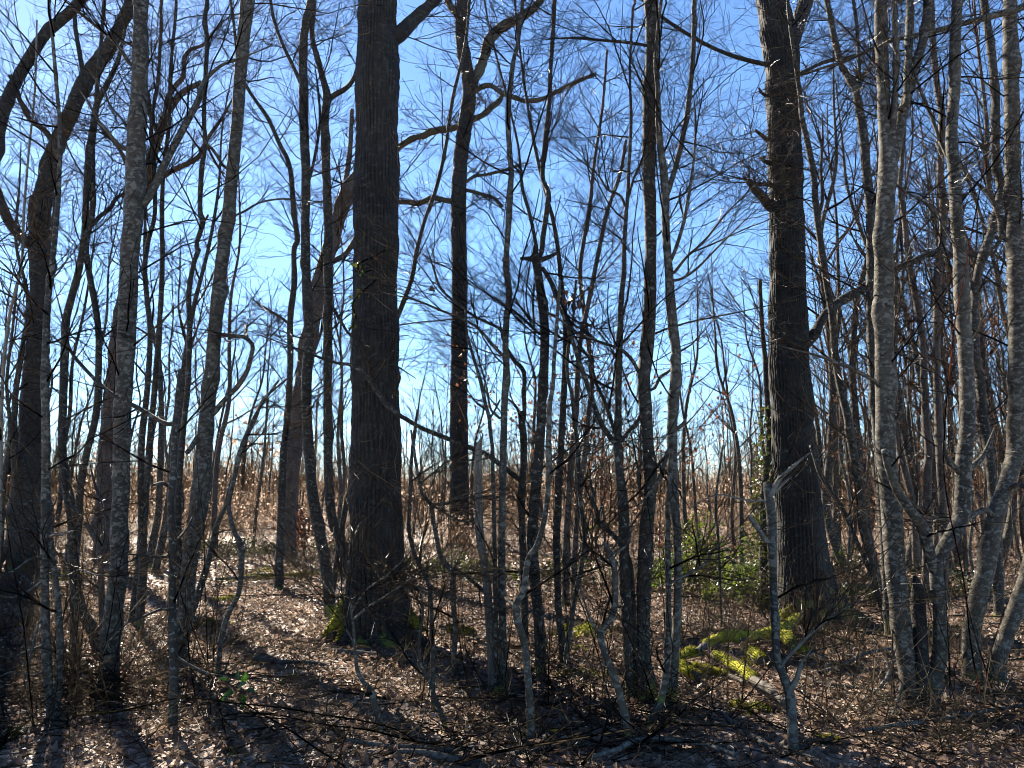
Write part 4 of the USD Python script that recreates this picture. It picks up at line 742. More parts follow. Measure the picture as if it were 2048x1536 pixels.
tree('tree_stump', 'dark rotten stump standing between the two grey trunks at right', 'stump', OAKPLAIN,
     [(1850, 1414, 44), (1846, 1370, 34), (1842, 1300, 30), (1838, 1230, 29), (1836, 1185, 26), (1834, 1165, 18), (1828, 1150, 8)], dead=True, dens=0, lump=0.14)
tree('hornbeam_tree', 'small upright sapling with a swollen base, left of the great dark oak', 'hornbeam', HORNDARK, Y=9.5,
     pts=[(1438, 1110, 5), (1436, 1070, 6), (1432, 1040, 6), (1432, 1000, 6), (1436, 960, 5), (1442, 915, 4), (1446, 890, 3)], dead=True, dens=0.37, t0=0.3, l0=(0.3, 0.8))
tree('ivy_pole', 'ivy clad pole standing against the left side of the great dark oak', 'tree', HORNDARK, Y=YZ + 0.5,
     pts=[(1524, 1120, 15), (1526, 1040, 15), (1530, 960, 14), (1538, 880, 13), (1534, 800, 11), (1530, 720, 10), (1524, 650, 9), (1520, 560, 7)], dead=True, dens=0.50, t0=0.3, key='ivypole')
# ------------------------------------------------------------------ the wood farther off: copies of a few young trees, each a thing of its own
def make_young(name, label, cat, seed, H, r0, material, tmat, lean, crown, group, leaves=None, nb=13):
    rng = np.random.default_rng(seed)
    o = thing(name, label, cat, (0, 0, 0), group=group)
    n = 9
    z = np.linspace(-0.1, H, n)
    xy = np.cumsum(rng.normal(0, 0.011 * H, (n, 2)), axis=0); xy -= xy[0]
    P = np.column_stack([xy + np.outer(z / H, lean), z])
    R = r0 * (1 - 0.86 * np.linspace(0, 1, n) ** 1.2)
    q, r = spline(P, R, 40)
    put('trunk', bark_tube(q, r, 7, 0.25, seed, lump=0.05)[0], material, o)
    a, b = laterals(spline(P, R, 16)[0][None], spline(P, R, 16)[1][None], nb, crown, 0.98, (0.45, 0.95), (H * 0.10, H * 0.26), 7, r0 * 0.32, 0.008, up=0.45, jit=0.09, rng=rng, taper_len=0.5)
    P1, R1 = laterals(a, b, 6, 0.2, 1.0, (0.5, 0.95), (0.5, 1.5), 4, 0.012, 0.0075, up=0.2, jit=0.09, plane=(0, 0, 1), rng=rng)
    P2, R2 = laterals(P1, R1, 2, 0.25, 1.0, (0.5, 0.9), (0.25, 0.8), 2, 0.0085, 0.006, up=0.0, jit=0.05, plane=(0, 0, 1), rng=rng)
    put('twigs', join([tubes(a, b, 4), tubes(P1, R1, 3), tubes(P2, R2, 3, cap=False)]), tmat, o, kind='stuff')
    if leaves:
        k = rng.choice(len(P1), leaves, replace=True)
        pos = P1[k, rng.integers(1, 4, leaves)]
        pos = pos[pos[:, 2] < H * 0.7]
        put('dead_leaves', leaf_mesh(pos + rng.normal(0, 0.08, pos.shape), 0.05, rng, droop=0.8), RUSSET, o, kind='stuff')
    return o

def leaf_mesh(pos, size, rng, droop=0.0, flat=0.0, long=1.5, curl=0.25):
    """folded leaves of four triangles"""
    n = len(pos)
    yaw = rng.random(n) * 2 * np.pi
    nrm_ = rng.normal(0, 1, (n, 3)); nrm_[:, 2] = np.abs(nrm_[:, 2]) + flat
    nrm_ = norm(nrm_)
    d = np.stack([np.cos(yaw), np.sin(yaw), np.full(n, -droop)], 1)
    d = norm(d - nrm_ * np.sum(d * nrm_, 1, keepdims=True) * (1.0 if flat or not droop else 0.5))
    s = norm(np.cross(nrm_, d)); nrm_ = np.cross(d, s)
    L = size * (0.6 + 0.8 * rng.random(n))[:, None]
    W = L / long * (0.8 + 0.4 * rng.random(n))[:, None] * 0.5
    c = curl * L * rng.normal(0.2, 1.0, (n, 1))
    c2 = 0.5 * c * rng.normal(0.5, 0.8, (n, 1))
    v = np.stack([pos, pos + d * L * 0.5 + s * W + nrm_ * c, pos + d * L - nrm_ * c2, pos + d * L * 0.5 - s * W + nrm_ * c * 0.8, pos + d * L * 0.48], 1)
    f = np.array([[0, 4, 1], [1, 4, 2], [2, 4, 3], [3, 4, 0]])
    return v.reshape(-1, 3), (f[None] + (np.arange(n) * 5)[:, None, None]).reshape(-1, 3), None

REGION = {'left': ('slender bare young tree in the wood at left behind the grey coppice stems', 'young bare trees of the wood at left'),
          'middle': ('slender bare young tree out in the open glade between the two great oaks', 'young bare trees of the open glade'),
          'right': ('slender bare young tree in the crowded wood right of the great dark oak', 'young bare trees of the wood at right')}
LBL, GL = REGION['right']
protos = [make_young('young_tree', LBL, 'young tree', 11, 11.0, 0.075, HORNDARK, TWIGBROWN, (0.3, 0.1), 0.25, GL),
          make_young('young_tree', LBL, 'young tree', 12, 12.5, 0.09, REDDISH, TWIGBROWN, (-0.5, 0.2), 0.30, GL),
          make_young('young_tree', LBL, 'young tree', 13, 10.0, 0.06, HORN, TWIGBROWN, (0.1, -0.2), 0.22, GL),
          make_young('young_tree', LBL, 'young tree', 14, 13.0, 0.11, HORNDARK, TWIGBROWN, (0.5, 0.3), 0.35, GL)]
LBR = 'slender young tree still hung with russet dead leaves in the wood at right'
leafed = [make_young('russet_tree', LBR, 'young tree', 21, 10.0, 0.055, REDDISH, TWIGBROWN, (0.2, 0.1), 0.12, 'young trees with russet leaves', leaves=520),
          make_young('russet_tree', LBR, 'young tree', 22, 8.0, 0.045, HORN, TWIGPINK, (-0.2, 0.1), 0.10, 'young trees with russet leaves', leaves=600)]

rng = np.random.default_rng(77)
spots = []
def spot(px, Y, kind=None, sc=None):
    spots.append((px, Y, kind, sc))
# right: the crowded pole wood behind the near trunks
for px in (1640, 1652, 1668, 1690, 1702, 1718, 1730, 1746, 1790, 1800, 1812, 1822, 1834, 1842, 1862, 1872, 1896, 1902, 1912, 1948, 1958, 1966, 1976, 1990, 2004, 2014, 2024, 2040, 2058, 2070, 2090, 2120):
    spot(px + rng.normal(0, 4), rng.uniform(15, 27))
for px in np.linspace(1620, 2160, 20):
    spot(px + rng.normal(0, 8), rng.uniform(27, 48))
# left: the same wood against the light
for px in (-60, -30, 4, 24, 50, 118, 136, 262, 300, 318, 336, 350, 420, 446, 512, 596, 640, 672, 690):
    spot(px + rng.normal(0, 5), rng.uniform(16, 28))
for px in np.linspace(-120, 520, 20):
    spot(px + rng.normal(0, 8), rng.uniform(28, 52))
# middle: an open glade with a few
for px in (826, 848, 868, 884, 948, 1062, 1096, 1172, 1190, 1210, 1376, 1402, 1424, 1455, 1468, 1482, 1512, 1530):
    spot(px + rng.normal(0, 4), rng.uniform(19, 34))
for px in np.linspace(540, 1600, 22):
    spot(px + rng.normal(0, 14), rng.uniform(38, 62))
def region(px):
    return REGION['left' if px < 735 else 'middle' if px < 1590 else 'right']
first = set()
for i, (px, Y, kind, sc) in enumerate(spots):
    d = ray(px, 1010.0); x = d[0] / d[1] * Y
    p = protos[rng.integers(0, 4)]
    s = rng.uniform(0.75, 1.15) * (0.9 if 540 < px < 1600 else 1.0)
    if 860 < px < 1500 and Y > 18:
        s *= 0.75
    loc, rz = (x, Y, ground_z(x, Y)), rng.uniform(0, 360)
    if p.GetPath() not in first:
        first.add(p.GetPath())
        tag(p, region(px)[0], None, region(px)[1])
        p.GetAttribute('xformOp:translate').Set(Gf.Vec3d(*map(float, loc))); p.GetAttribute('xformOp:rotateZ').Set(float(rz)); p.GetAttribute('xformOp:scale').Set(Gf.Vec3f(s, s, s))
    else:
        copy_of(p, *region(px)[:1], loc, rz, s, region(px)[1])
for i, (px, Y) in enumerate([(x + rng.normal(0, 6), rng.uniform(13.5, 26)) for x in (1640, 1676, 1700, 1760, 1806, 1828, 1846, 1890, 1905, 1940, 1962, 1985, 2010, 2035, 2060, 1664, 1735, 1830, 1920, 1975)]):
    d = ray(px, 1010.0); x = d[0] / d[1] * Y
    p = leafed[i % 2]; s = rng.uniform(0.7, 1.1); loc, rz = (x, Y, ground_z(x, Y)), rng.uniform(0, 360)
    if i < 2:
        p.GetAttribute('xformOp:translate').Set(Gf.Vec3d(*map(float, loc))); p.GetAttribute('xformOp:rotateZ').Set(float(rz)); p.GetAttribute('xformOp:scale').Set(Gf.Vec3f(s, s, s))
    else:
        copy_of(p, LBR, loc, rz, s, 'young trees with russet leaves')

# --- a wall of thin poles farther back: too many and too far to count
def pole_mesh(seed, H, r):
    rng = np.random.default_rng(seed)
    parts = []
    for _ in range(5):
        K = 7
        z = np.linspace(-0.1, H * rng.uniform(0.6, 1.0), K)
        xy = rng.normal(0, 1.1, 2) + np.cumsum(rng.normal(0, 0.012 * H, (K, 2)), axis=0) + np.outer(z / H, rng.normal(0, 0.5, 2))
        P = np.column_stack([xy, z]); R = r * rng.uniform(0.6, 1.1) * np.linspace(1, 0.3, K)
        a, b = laterals(P[None], R[None], 9, 0.3, 1.0, (0.45, 0.9), (0.10 * H, 0.22 * H), 4, r * 0.4, r * 0.22, up=0.4, jit=0.09, rng=rng)
        c, d = laterals(a, b, 4, 0.2, 1.0, (0.5, 0.9), (0.05 * H, 0.12 * H), 3, r * 0.24, r * 0.18, up=0.2, jit=0.1, rng=rng)
        parts += [tubes(P, R, 5), tubes(a, b, 3), tubes(c, d, 3, cap=False)]
    return join(parts)

# --- scrub: thickets of thin shoots, nobody could count them
def shrub_mesh(seed, n, H, spread, r, k1, k2, flat=0.0, tip=0.42):
    rng = np.random.default_rng(seed)
    az, el = rng.random(n) * 2 * np.pi, rng.uniform(0.9 - 0.75 * flat, 1.5 - 0.45 * flat, n)
    base = np.stack([rng.normal(0, spread * 0.3, n), rng.normal(0, spread * 0.3, n), np.full(n, -0.05)], 1)
    d = np.stack([np.cos(az) * np.cos(el), np.sin(az) * np.cos(el), np.sin(el)], 1)
    K = 7
    L = H * rng.uniform(0.5, 1.1, n)
    st = np.cumsum(rng.normal(0, 0.10, (n, K - 1, 3)), axis=1) + np.array([0, 0, -0.25]) * np.linspace(0, 1, K - 1)[None, :, None]
    D = norm(d[:, None] + st)
    P = np.concatenate([base[:, None], base[:, None] + np.cumsum(D * (L / (K - 1))[:, None, None], axis=1)], 1)
    R = np.linspace(1, 0.35, K)[None] * np.full((n, 1), r)
    P1, R1 = laterals(P, R, k1, 0.2, 1.0, (0.5, 1.1), (0.25 * H, 0.5 * H), 5, r * max(0.6, tip), r * 0.75 * tip, up=0.2 - 0.15 * flat, jit=0.16, rng=rng)
    P2, R2 = laterals(P1, R1, k2, 0.2, 1.0, (0.5, 1.0), (0.10 * H, 0.25 * H), 3, r * tip, r * 0.6 * tip, up=0.1, jit=0.2, rng=rng)
    return join([tubes(P, R, 4), tubes(P1, R1, 3), tubes(P2, R2, 3, cap=False)])

def instancer(name, meshes, mats, pos, rotz, scale, idx, label, cat, kind='stuff'):
    path = numbered(name, '/World')
    pi = UsdGeom.PointInstancer.Define(stage, path)
    tag(pi, label, cat, None, kind)
    targets = []
    for k, (m, mm) in enumerate(zip(meshes, mats)):
        x = UsdGeom.Xform.Define(stage, f'{path}/shape_{k:03d}')
        put('clump', m, mm, x.GetPrim())
        targets.append(x.GetPath())
    pi.CreatePrototypesRel().SetTargets(targets)
    pi.CreatePositionsAttr(Vt.Vec3fArray.FromNumpy(np.asarray(pos, np.float32)))
    pi.CreateProtoIndicesAttr(Vt.IntArray.FromNumpy(np.asarray(idx, np.int32)))
    a = np.radians(np.asarray(rotz)) / 2
    pi.CreateOrientationsAttr(Vt.QuathArray([Gf.Quath(float(math.cos(t)), 0, 0, float(math.sin(t))) for t in a]))
    s = np.asarray(scale, np.float32)
    pi.CreateScalesAttr(Vt.Vec3fArray.FromNumpy(np.repeat(s[:, None], 3, 1) if s.ndim == 1 else s))
    return pi

rng = np.random.default_rng(5)
sm = [shrub_mesh(100 + k, 11, 1.0, 0.6, 0.006, 5, 3, flat=0.4, tip=0.65) for k in range(4)]
def scatter(n, Y0, Y1, x0=-140, x1=2190, dens=lambda px, Y: 1.0, power=1.0):
    Y = Y0 + (Y1 - Y0) * rng.random(n) ** power
    px = x0 + (x1 - x0) * rng.random(n)
    k = rng.random(n) < np.vectorize(dens)(px, Y)
    px, Y = px[k], Y[k]
    x = (px - 1024) / FPX * Y / math.cos(PITCH) * 1.03
    return np.column_stack([x, Y, ground_z(x, Y)])
def open_floor(px, Y):
    if Y < 13 and 380 < px < 1050: return 0.10
    if Y < 17 and 380 < px < 640: return 0.2
    if Y < 11: return 0.35
    return 1.0
p = scatter(360, 8.0, 24, dens=open_floor)
instancer('undergrowth', sm, [TWIGPALE, TWIGBROWN, TWIGPINK, TWIGPALE], p, rng.random(len(p)) * 360, rng.uniform(0.35, 0.85, len(p)), rng.integers(0, 4, len(p)), 'knee high tangle of bare brown shoots on the leaf litter between the trees', 'undergrowth')
def with_leaves(m, n, size, seed):
    r = np.random.default_rng(seed); k = r.integers(0, len(m[0]), n); p = m[0][k]
    lf = leaf_mesh(p + r.normal(0, size, p.shape), size, r, droop=0.6)
    return join([m, (lf[0], lf[1], vnormals(lf[0], lf[1]))])
bm = [with_leaves(shrub_mesh(200 + k, 20, 2.2, 1.0, 0.007, 6, 3), 260, 0.07, k) for k in range(3)]
pm = [pole_mesh(500 + k, 7.0, 0.045) for k in range(4)]
p = scatter(460, 34, 110, dens=lambda px, Y: 0.6 if 560 < px < 1300 else 1.0, power=1.0)
instancer('pole_wood', pm, [TWIGPINK, TWIGPINK, TWIGPINK, TWIGBROWN], p, rng.random(len(p)) * 360, rng.uniform(0.55, 1.35, len(p)), rng.integers(0, 4, len(p)), 'thin tan poles crowding the wood far behind, left and right of the glade', 'wood')
p = scatter(620, 22, 75, power=1.3)
instancer('thicket', bm, [TWIGPINK, TWIGPINK, TWIGPINK], p, rng.random(len(p)) * 360, np.exp(rng.normal(-0.35, 0.4, len(p))) * np.clip(0.8 + (p[:, 1] - 22) / 90, 0.8, 1.5), rng.integers(0, 3, len(p)), 'russet brown thicket of bare shoots closing off the clearing', 'thicket')
fm = [with_leaves(shrub_mesh(300 + k, 22, 4.0, 3.0, 0.018, 6, 3), 300, 0.22, k + 9) for k in range(3)]
p = scatter(800, 75, 330, power=1.2)
instancer('far_wood', fm, [TWIGPINK, TWIGPINK, TWIGPINK], p, rng.random(len(p)) * 360, np.exp(rng.normal(-0.05, 0.45, len(p))) * np.clip(p[:, 1] / 130, 0.8, 2.2), rng.integers(0, 3, len(p)), 'far edge of the bare wood reading as one hazy brown line on the horizon', 'wood')
# ------------------------------------------------------------------ leaf litter and small sticks on the floor
rng = np.random.default_rng(9)
def fan(n, Y0, Y1, power):
    Y = Y0 + (Y1 - Y0) * rng.random(n) ** power
    x = (rng.random(n) - 0.5) * 1.75 * Y + rng.normal(0, 0.3, n)
    return np.column_stack([x, Y, ground_z(x, Y)])
pn = fan(76000, 3.4, 14, 0.72); pn[:, 2] += 0.004 + np.abs(rng.normal(0, 0.016, len(pn)))
pm = fan(26000, 13, 27, 0.85); pm[:, 2] += 0.006 + np.abs(rng.normal(0, 0.02, len(pm)))
lv = join([leaf_mesh(pn[:54000], 0.052, rng, flat=0.55, curl=0.35), leaf_mesh(pn[54000:], 0.078, rng, flat=0.9, curl=0.35, long=1.8), leaf_mesh(pm, 0.11, rng, flat=1.0, curl=0.3)])
put('leaf_litter', lv, LITTER, kind='stuff', label='brown fallen leaves covering the forest floor', cat='leaf litter')

def lying_sticks(n, Y0, Y1, L, r, power=0.8, K=5, jit=0.16, lift=0.05):
    p = fan(n, Y0, Y1, power)
    az = rng.random(n) * 2 * np.pi; el = np.abs(rng.normal(0, 0.12, n))
    d = np.stack([np.cos(az) * np.cos(el), np.sin(az) * np.cos(el), np.sin(el)], 1)
    ln = L[0] + (L[1] - L[0]) * rng.random(n) ** 2
    D = norm(d[:, None] + np.cumsum(rng.normal(0, jit, (n, K - 1, 3)) * [1, 1, 0.4], axis=1))
    p[:, 2] += 0.012 + lift * rng.random(n)
    P = np.concatenate([p[:, None], p[:, None] + np.cumsum(D * (ln / (K - 1))[:, None, None], axis=1)], 1)
    g = ground_z(P[..., 0], P[..., 1]) + 0.004
    P[..., 2] = np.maximum(P[..., 2], g)
    R = (r[0] + (r[1] - r[0]) * rng.random(n) ** 2)[:, None] * np.linspace(1, 0.4, K)[None]
    return tubes(P, R, 4)
put('fallen_twigs', join([lying_sticks(4600, 3.4, 10, (0.12, 0.8), (0.0016, 0.005), lift=0.09), lying_sticks(1500, 10, 22, (0.3, 1.2), (0.003, 0.009)), lying_sticks(160, 3.6, 12, (0.6, 1.6), (0.006, 0.013), lift=0.1)]), TWIGPALE, kind='stuff',
    label='small dead sticks and twigs strewn over the leaf litter', cat='twigs')

# --- brushwood: heaps of thin dead sticks at the feet of the coppices
def brush(label, px, py, rx, ry, h, n, seed, material, L=(0.3, 1.1)):
    rng = np.random.default_rng(seed)
    c = ground_at(px, py)
    a, rr = rng.random(n) * 2 * np.pi, np.sqrt(rng.random(n))
    x, y = c[0] + rx * rr * np.cos(a), c[1] + ry * rr * np.sin(a)
    z = ground_z(x, y) + h * (1 - rr ** 2) * rng.random(n)
    az = rng.random(n) * 2 * np.pi; el = rng.normal(0.25, 0.4, n)
    d = np.stack([np.cos(az) * np.cos(el), np.sin(az) * np.cos(el), np.sin(el)], 1)
    K = 6; ln = rng.uniform(*L, n)
    D = norm(d[:, None] + np.cumsum(rng.normal(0, 0.16, (n, K - 1, 3)), axis=1))
    P = np.stack([x, y, z], 1)[:, None] + np.concatenate([np.zeros((n, 1, 3)), np.cumsum(D * (ln / (K - 1))[:, None, None], axis=1)], 1)
    P[..., 2] = np.maximum(P[..., 2], ground_z(P[..., 0], P[..., 1]) + 0.005)
    R = rng.uniform(0.0018, 0.006, n)[:, None] * np.linspace(1, 0.4, K)[None]
    P1, R1 = laterals(P, R, 3, 0.3, 1.0, (0.5, 1.0), (0.1, 0.4), 4, 0.003, 0.0012, up=0.1, jit=0.18, rng=rng)
    put('brushwood', join([tubes(P, R, 4), tubes(P1, R1, 3)]), material, kind='stuff', label=label, cat='brushwood')
brush('dark heap of dead sticks at the foot of the left coppice', 235, 1395, 0.8, 0.45, 0.42, 170, 1, TWIG)
brush('loose grey sticks at the lower left corner', 60, 1430, 0.7, 0.7, 0.3, 132, 2, TWIGPALE)
brush('dead sticks around the roots of the middle coppice', 1100, 1410, 1.1, 0.5, 0.26, 138, 3, TWIGPALE)
brush('dead sticks and shoots at the foot of the bowed pale stem', 1310, 1440, 0.6, 0.4, 0.22, 78, 4, TWIGPALE)
brush('tangle of dead sticks on the litter at the lower right corner', 1880, 1470, 1.1, 0.5, 0.2, 180, 5, TWIGPALE)
brush('tangle of dark sticks in the shade along the bottom middle', 900, 1505, 1.6, 0.35, 0.10, 120, 6, TWIGPALE)
brush('broken sticks scattered behind the mossy fallen boughs', 1480, 1290, 1.6, 0.9, 0.14, 180, 7, TWIGPALE)
brush('grey heap of fallen twigs across the clearing behind the crooked stem', 560, 1170, 1.9, 1.0, 0.25, 192, 8, TWIGPALE, L=(0.5, 1.8))

# --- low twiggy bushes with pale arching shoots, lower left in front
def bush(label, px, py, H, n, seed, material, spread=0.5, r=0.0040, k1=5, k2=3, group=None, flat=0.0):
    c = ground_at(px, py)
    o = thing('bare_bush', label, 'bush', c, group=group)
    m = shrub_mesh(seed, n, H, spread, r, k1, k2, flat, tip=0.65)
    put('shoots', m, material, o, kind='stuff')
bush('pale twiggy bush at the far left edge, shoots arching over the dark oak\'s foot', 20, 1330, 1.5, 9, 401, TWIGPALE, 0.7)
bush('bare bush with fine pale twigs in front of the thin grey stem at left', 130, 1400, 1.25, 13, 402, TWIGPALE, 0.6)
bush('bare bush hugging the base of the leaning grey stem', 330, 1390, 0.9, 12, 403, TWIGPALE, 0.5)
bush('thin bush of upright shoots in the left corner by the grass', 40, 1480, 0.95, 9, 404, TWIGPALE, 0.4, r=0.004)
bush('fine brown bush between the massive oak and the snag', 880, 1310, 1.1, 10, 405, TWIGBROWN, 0.6)
bush('fine brown bush right of the distant oak\'s foot', 1000, 1200, 1.2, 12, 406, TWIGBROWN, 0.7)
bush('brown bush behind the slim pale stem with the bowed foot', 1400, 1240, 1.2, 13, 407, TWIGBROWN, 0.8)
bush('thin bush of bare shoots right of the lichen covered pole', 1680, 1330, 1.0, 10, 408, TWIGPALE, 0.7)
bush('wiry bush under the curved grey trunk at the right edge', 1975, 1420, 0.9, 10, 409, TWIGPALE, 0.6)
bush('wiry dark bush between the twin trunk and the lichen covered pole', 1740, 1400, 0.7, 9, 410, TWIGPALE, 0.5)
bush('bare bush on the left of the crooked stem with the dark knob', 420, 1330, 0.9, 9, 411, TWIGPALE, 0.5)
bush('low bush of shoots in front of the massive oak\'s right roots', 850, 1370, 0.8, 9, 412, TWIGPALE, 0.5, r=0.004)

for args in [('wide low bush of pale sunlit twigs at the left edge before the dark oak', 10, 1300, 1.7, 16, 421), ('wide spreading bush of pale twigs just right of the thin grey stem at left', 160, 1370, 1.4, 15, 422), ('wide tangle of pale twigs between the straight and the leaning grey stems', 290, 1400, 1.1, 14, 423),
             ('spreading brown twigs before the snag, between massive oak and middle coppice', 915, 1300, 1.3, 14, 424), ('spreading brown twigs around the pale straight stem\'s foot', 1010, 1320, 1.1, 13, 425), ('spreading twigs behind the knobbly zigzag sapling', 1180, 1330, 1.2, 13, 426),
             ('spreading twigs right of the bowed pale stem before the mossy boughs', 1395, 1320, 1.0, 11, 427), ('spreading pale twigs between the broken pole and the leaning dark stem', 1690, 1270, 1.3, 14, 428), ('spreading pale twigs at the twin trunk\'s left side', 1765, 1330, 1.0, 12, 429), ('spreading pale twigs between the two curved trunks at right', 1935, 1330, 1.1, 12, 430),
             ('low spreading twigs at the massive oak\'s left roots', 600, 1290, 0.9, 9, 431), ('wide tangle of dark twigs along the bottom centre edge', 1000, 1500, 0.7, 14, 432), ('wide tangle of pale twigs at the bottom right edge', 1820, 1500, 0.7, 14, 433), ('wide tangle of pale twigs at the bottom left edge', 250, 1500, 0.7, 12, 434)]:
    bush(*args, TWIGBROWN if 'brown' in args[0] or 'dark' in args[0] else TWIGPALE, 0.8, r=0.0042, k1=5, k2=3, flat=1.0)

# --- thin whips: single upright shoots
rng = np.random.default_rng(31)
GW = 'thin upright shoots between the stems'
LW = 'single thin bare shoot standing among the near stems'
for k, (px, py, h, mm) in enumerate([(150, 1440, 1.6, 0), (186, 1420, 2.2, 0), (300, 1430, 1.9, 0), (395, 1400, 1.3, 1), (408, 1375, 2.3, 0), (420, 1440, 1.2, 1), (640, 1300, 1.1, 0), (800, 1350, 1.6, 1), (838, 1400, 1.2, 0), (935, 1395, 2.1, 1), (945, 1420, 1.6, 0), (1012, 1400, 1.4, 1), (1120, 1420, 1.3, 0), (1160, 1400, 1.8, 0),
                                     (1180, 1430, 1.5, 1), (1210, 1410, 2.6, 0), (1240, 1460, 1.4, 1), (1270, 1480, 2.2, 0), (1325, 1450, 1.4, 1), (1385, 1380, 1.2, 0), (1420, 1330, 1.5, 0), (1455, 1420, 0.9, 1), (1640, 1420, 0.9, 1), (1700, 1380, 1.2, 0), (1716, 1300, 1.6, 1), (1790, 1420, 1.1, 0), (1900, 1420, 1.3, 1), (1995, 1400, 1.4, 0), (70, 1460, 1.7, 1), (15, 1440, 1.9, 0), (905, 1330, 1.8, 0), (1098, 1330, 1.7, 1), (140, 1407, 1.1, 1), (265, 1369, 1.1, 0), (225, 1470, 2.1, 0), (133, 1463, 1.6, 1), (419, 1374, 2.0, 1), (129, 1336, 2.0, 1), (429, 1399, 1.2, 1), (168, 1425, 1.1, 1), (363, 1429, 1.6, 0), (146, 1451, 1.3, 1), (23, 1404, 1.7, 1), (454, 1460, 1.2, 1), (326, 1403, 1.5, 0), (139, 1408, 1.3, 0), (883, 1291, 1.6, 1), (1331, 1416, 1.8, 1), (948, 1330, 1.1, 0), (1251, 1350, 1.2, 1), (1402, 1362, 1.8, 0), (1131, 1305, 2.0, 0), (1084, 1429, 1.7, 0), (925, 1364, 2.1, 1), (1270, 1286, 1.1, 0), (1092, 1363, 1.0, 1), (1129, 1319, 1.9, 1), (879, 1355, 1.7, 1), (1099, 1314, 1.3, 0), (1139, 1426, 1.0, 0), (1265, 1323, 1.4, 1), (1097, 1426, 1.1, 0), (1234, 1333, 1.1, 0), (856, 1323, 1.7, 0), (841, 1419, 1.6, 0), (1129, 1289, 1.1, 1), (1859, 1341, 1.6, 0), (1889, 1395, 1.6, 0), (1871, 1403, 1.3, 1), (1660, 1417, 1.2, 0), (1700, 1354, 1.3, 0), (1677, 1396, 2.0, 0), (1772, 1303, 2.1, 1), (2018, 1319, 2.2, 1), (1481, 1416, 1.5, 1), (1655, 1436, 2.1, 0)]):
    c = ground_at(px, py)
    K = 8
    D = norm(np.array([rng.normal(0, 0.16), rng.normal(0, 0.16), 1.0]) + np.cumsum(rng.normal(0, 0.07, (K - 1, 3)), axis=0))
    P = np.vstack([c - [0, 0, 0.05], c + np.cumsum(D * h / (K - 1), axis=0)])
    R = np.linspace(1, 0.3, K) * rng.uniform(0.003, 0.0075)
    LW, GW = (('thin bare upright shoot among the left coppice stems', 'thin upright shoots at left') if px < 600 else ('thin bare upright shoot among the middle coppice stems', 'thin upright shoots in the middle') if px < 1400 else ('thin bare upright shoot on the litter at right', 'thin upright shoots at right'))
    o = thing('bare_shoot', LW, 'shoot', c, group=GW)
    P1, R1 = laterals(P[None], R[None], 9, 0.25, 1.0, (0.5, 1.0), (0.15, 0.6), 5, 0.003, 0.0012, up=0.2, jit=0.15, rng=rng)
    P2, R2 = laterals(P1, R1, 3, 0.25, 1.0, (0.5, 1.0), (0.05, 0.2), 3, 0.0018, 0.001, up=0.1, jit=0.15, rng=rng)
    put('stem', tubes(P, R, 6), (TWIG, TWIGPALE)[mm], o, origin=c)
    put('twigs', join([tubes(P1, R1, 3), tubes(P2, R2, 3, cap=False)]), (TWIG, TWIGPALE)[mm], o, origin=c, kind='stuff')

# --- fallen boughs, logs, moss
def bough(name, label, cat, pts, material, lift=0.02, moss=None, S=12, lump=0.12, group=None, seed=1):
    pts = np.array(pts, float)
    if moss and pts[0, 1] > 1240:
        pts[:, 2] *= 1.3; lift += 0.03
    g = ground_at(pts[:, 0], pts[:, 1] + pts[:, 2] * 0.4)
    R = pts[:, 2] / 2 / FPX * depth_of(g)
    up = pts[:, 3] if pts.shape[1] > 3 else np.full(len(pts), lift)
    P = g.copy(); P[:, 2] = ground_z(g[:, 0], g[:, 1]) + R * 0.7 + up
    o = thing(name, label, cat, P[0], group=group)
    m, q, r = bark_tube(P, R, S, 0.03, seed, lump=lump, fine=0.07)
    put('wood', m, material, o, origin=P[0])
    if moss:
        a, b = int(moss[0] * len(q)), max(int(moss[1] * len(q)), int(moss[0] * len(q)) + 4)
        put('moss', moss_over(q[a:b], r[a:b], seed), MOSS, o, origin=P[0], kind='stuff')
    return o

def moss_over(q, r, seed):
    """a shaggy coat on the upper side of a bough: a thick skin with short tufts"""
    rng = np.random.default_rng(seed + 500)
    qq, rr = spline(q, r, max(12, len(q) * 2))
    taper = np.clip(np.minimum(np.arange(len(qq)), len(qq) - 1 - np.arange(len(qq))) / 4.0, 0, 1)
    v, f, n = tubes(qq + np.array([0, 0, 1]) * (rr * 0.22)[:, None], rr * (0.55 + 0.6 * taper), 16)
    c = np.repeat(qq, 16, axis=0)
    v = c + (v - c) * (1 + 0.20 * wob(v, 22, seed) + 0.12 * wob(v, 60, seed + 2))[:, None]
    k = rng.integers(0, len(v), 1500)
    k = k[n[k][:, 2] > -0.35]
    t = norm(n[k] + rng.normal(0, 0.5, (len(k), 3)))
    L = rng.uniform(0.008, 0.024, len(k))
    P = v[k][:, None] + t[:, None] * (np.linspace(-0.2, 1, 3)[None, :, None] * L[:, None, None])
    return join([(v, f, vnormals(v, f)), tubes(P, np.array([[0.004, 0.003, 0.001]]) * np.ones((len(k), 1)), 3, cap=False)])

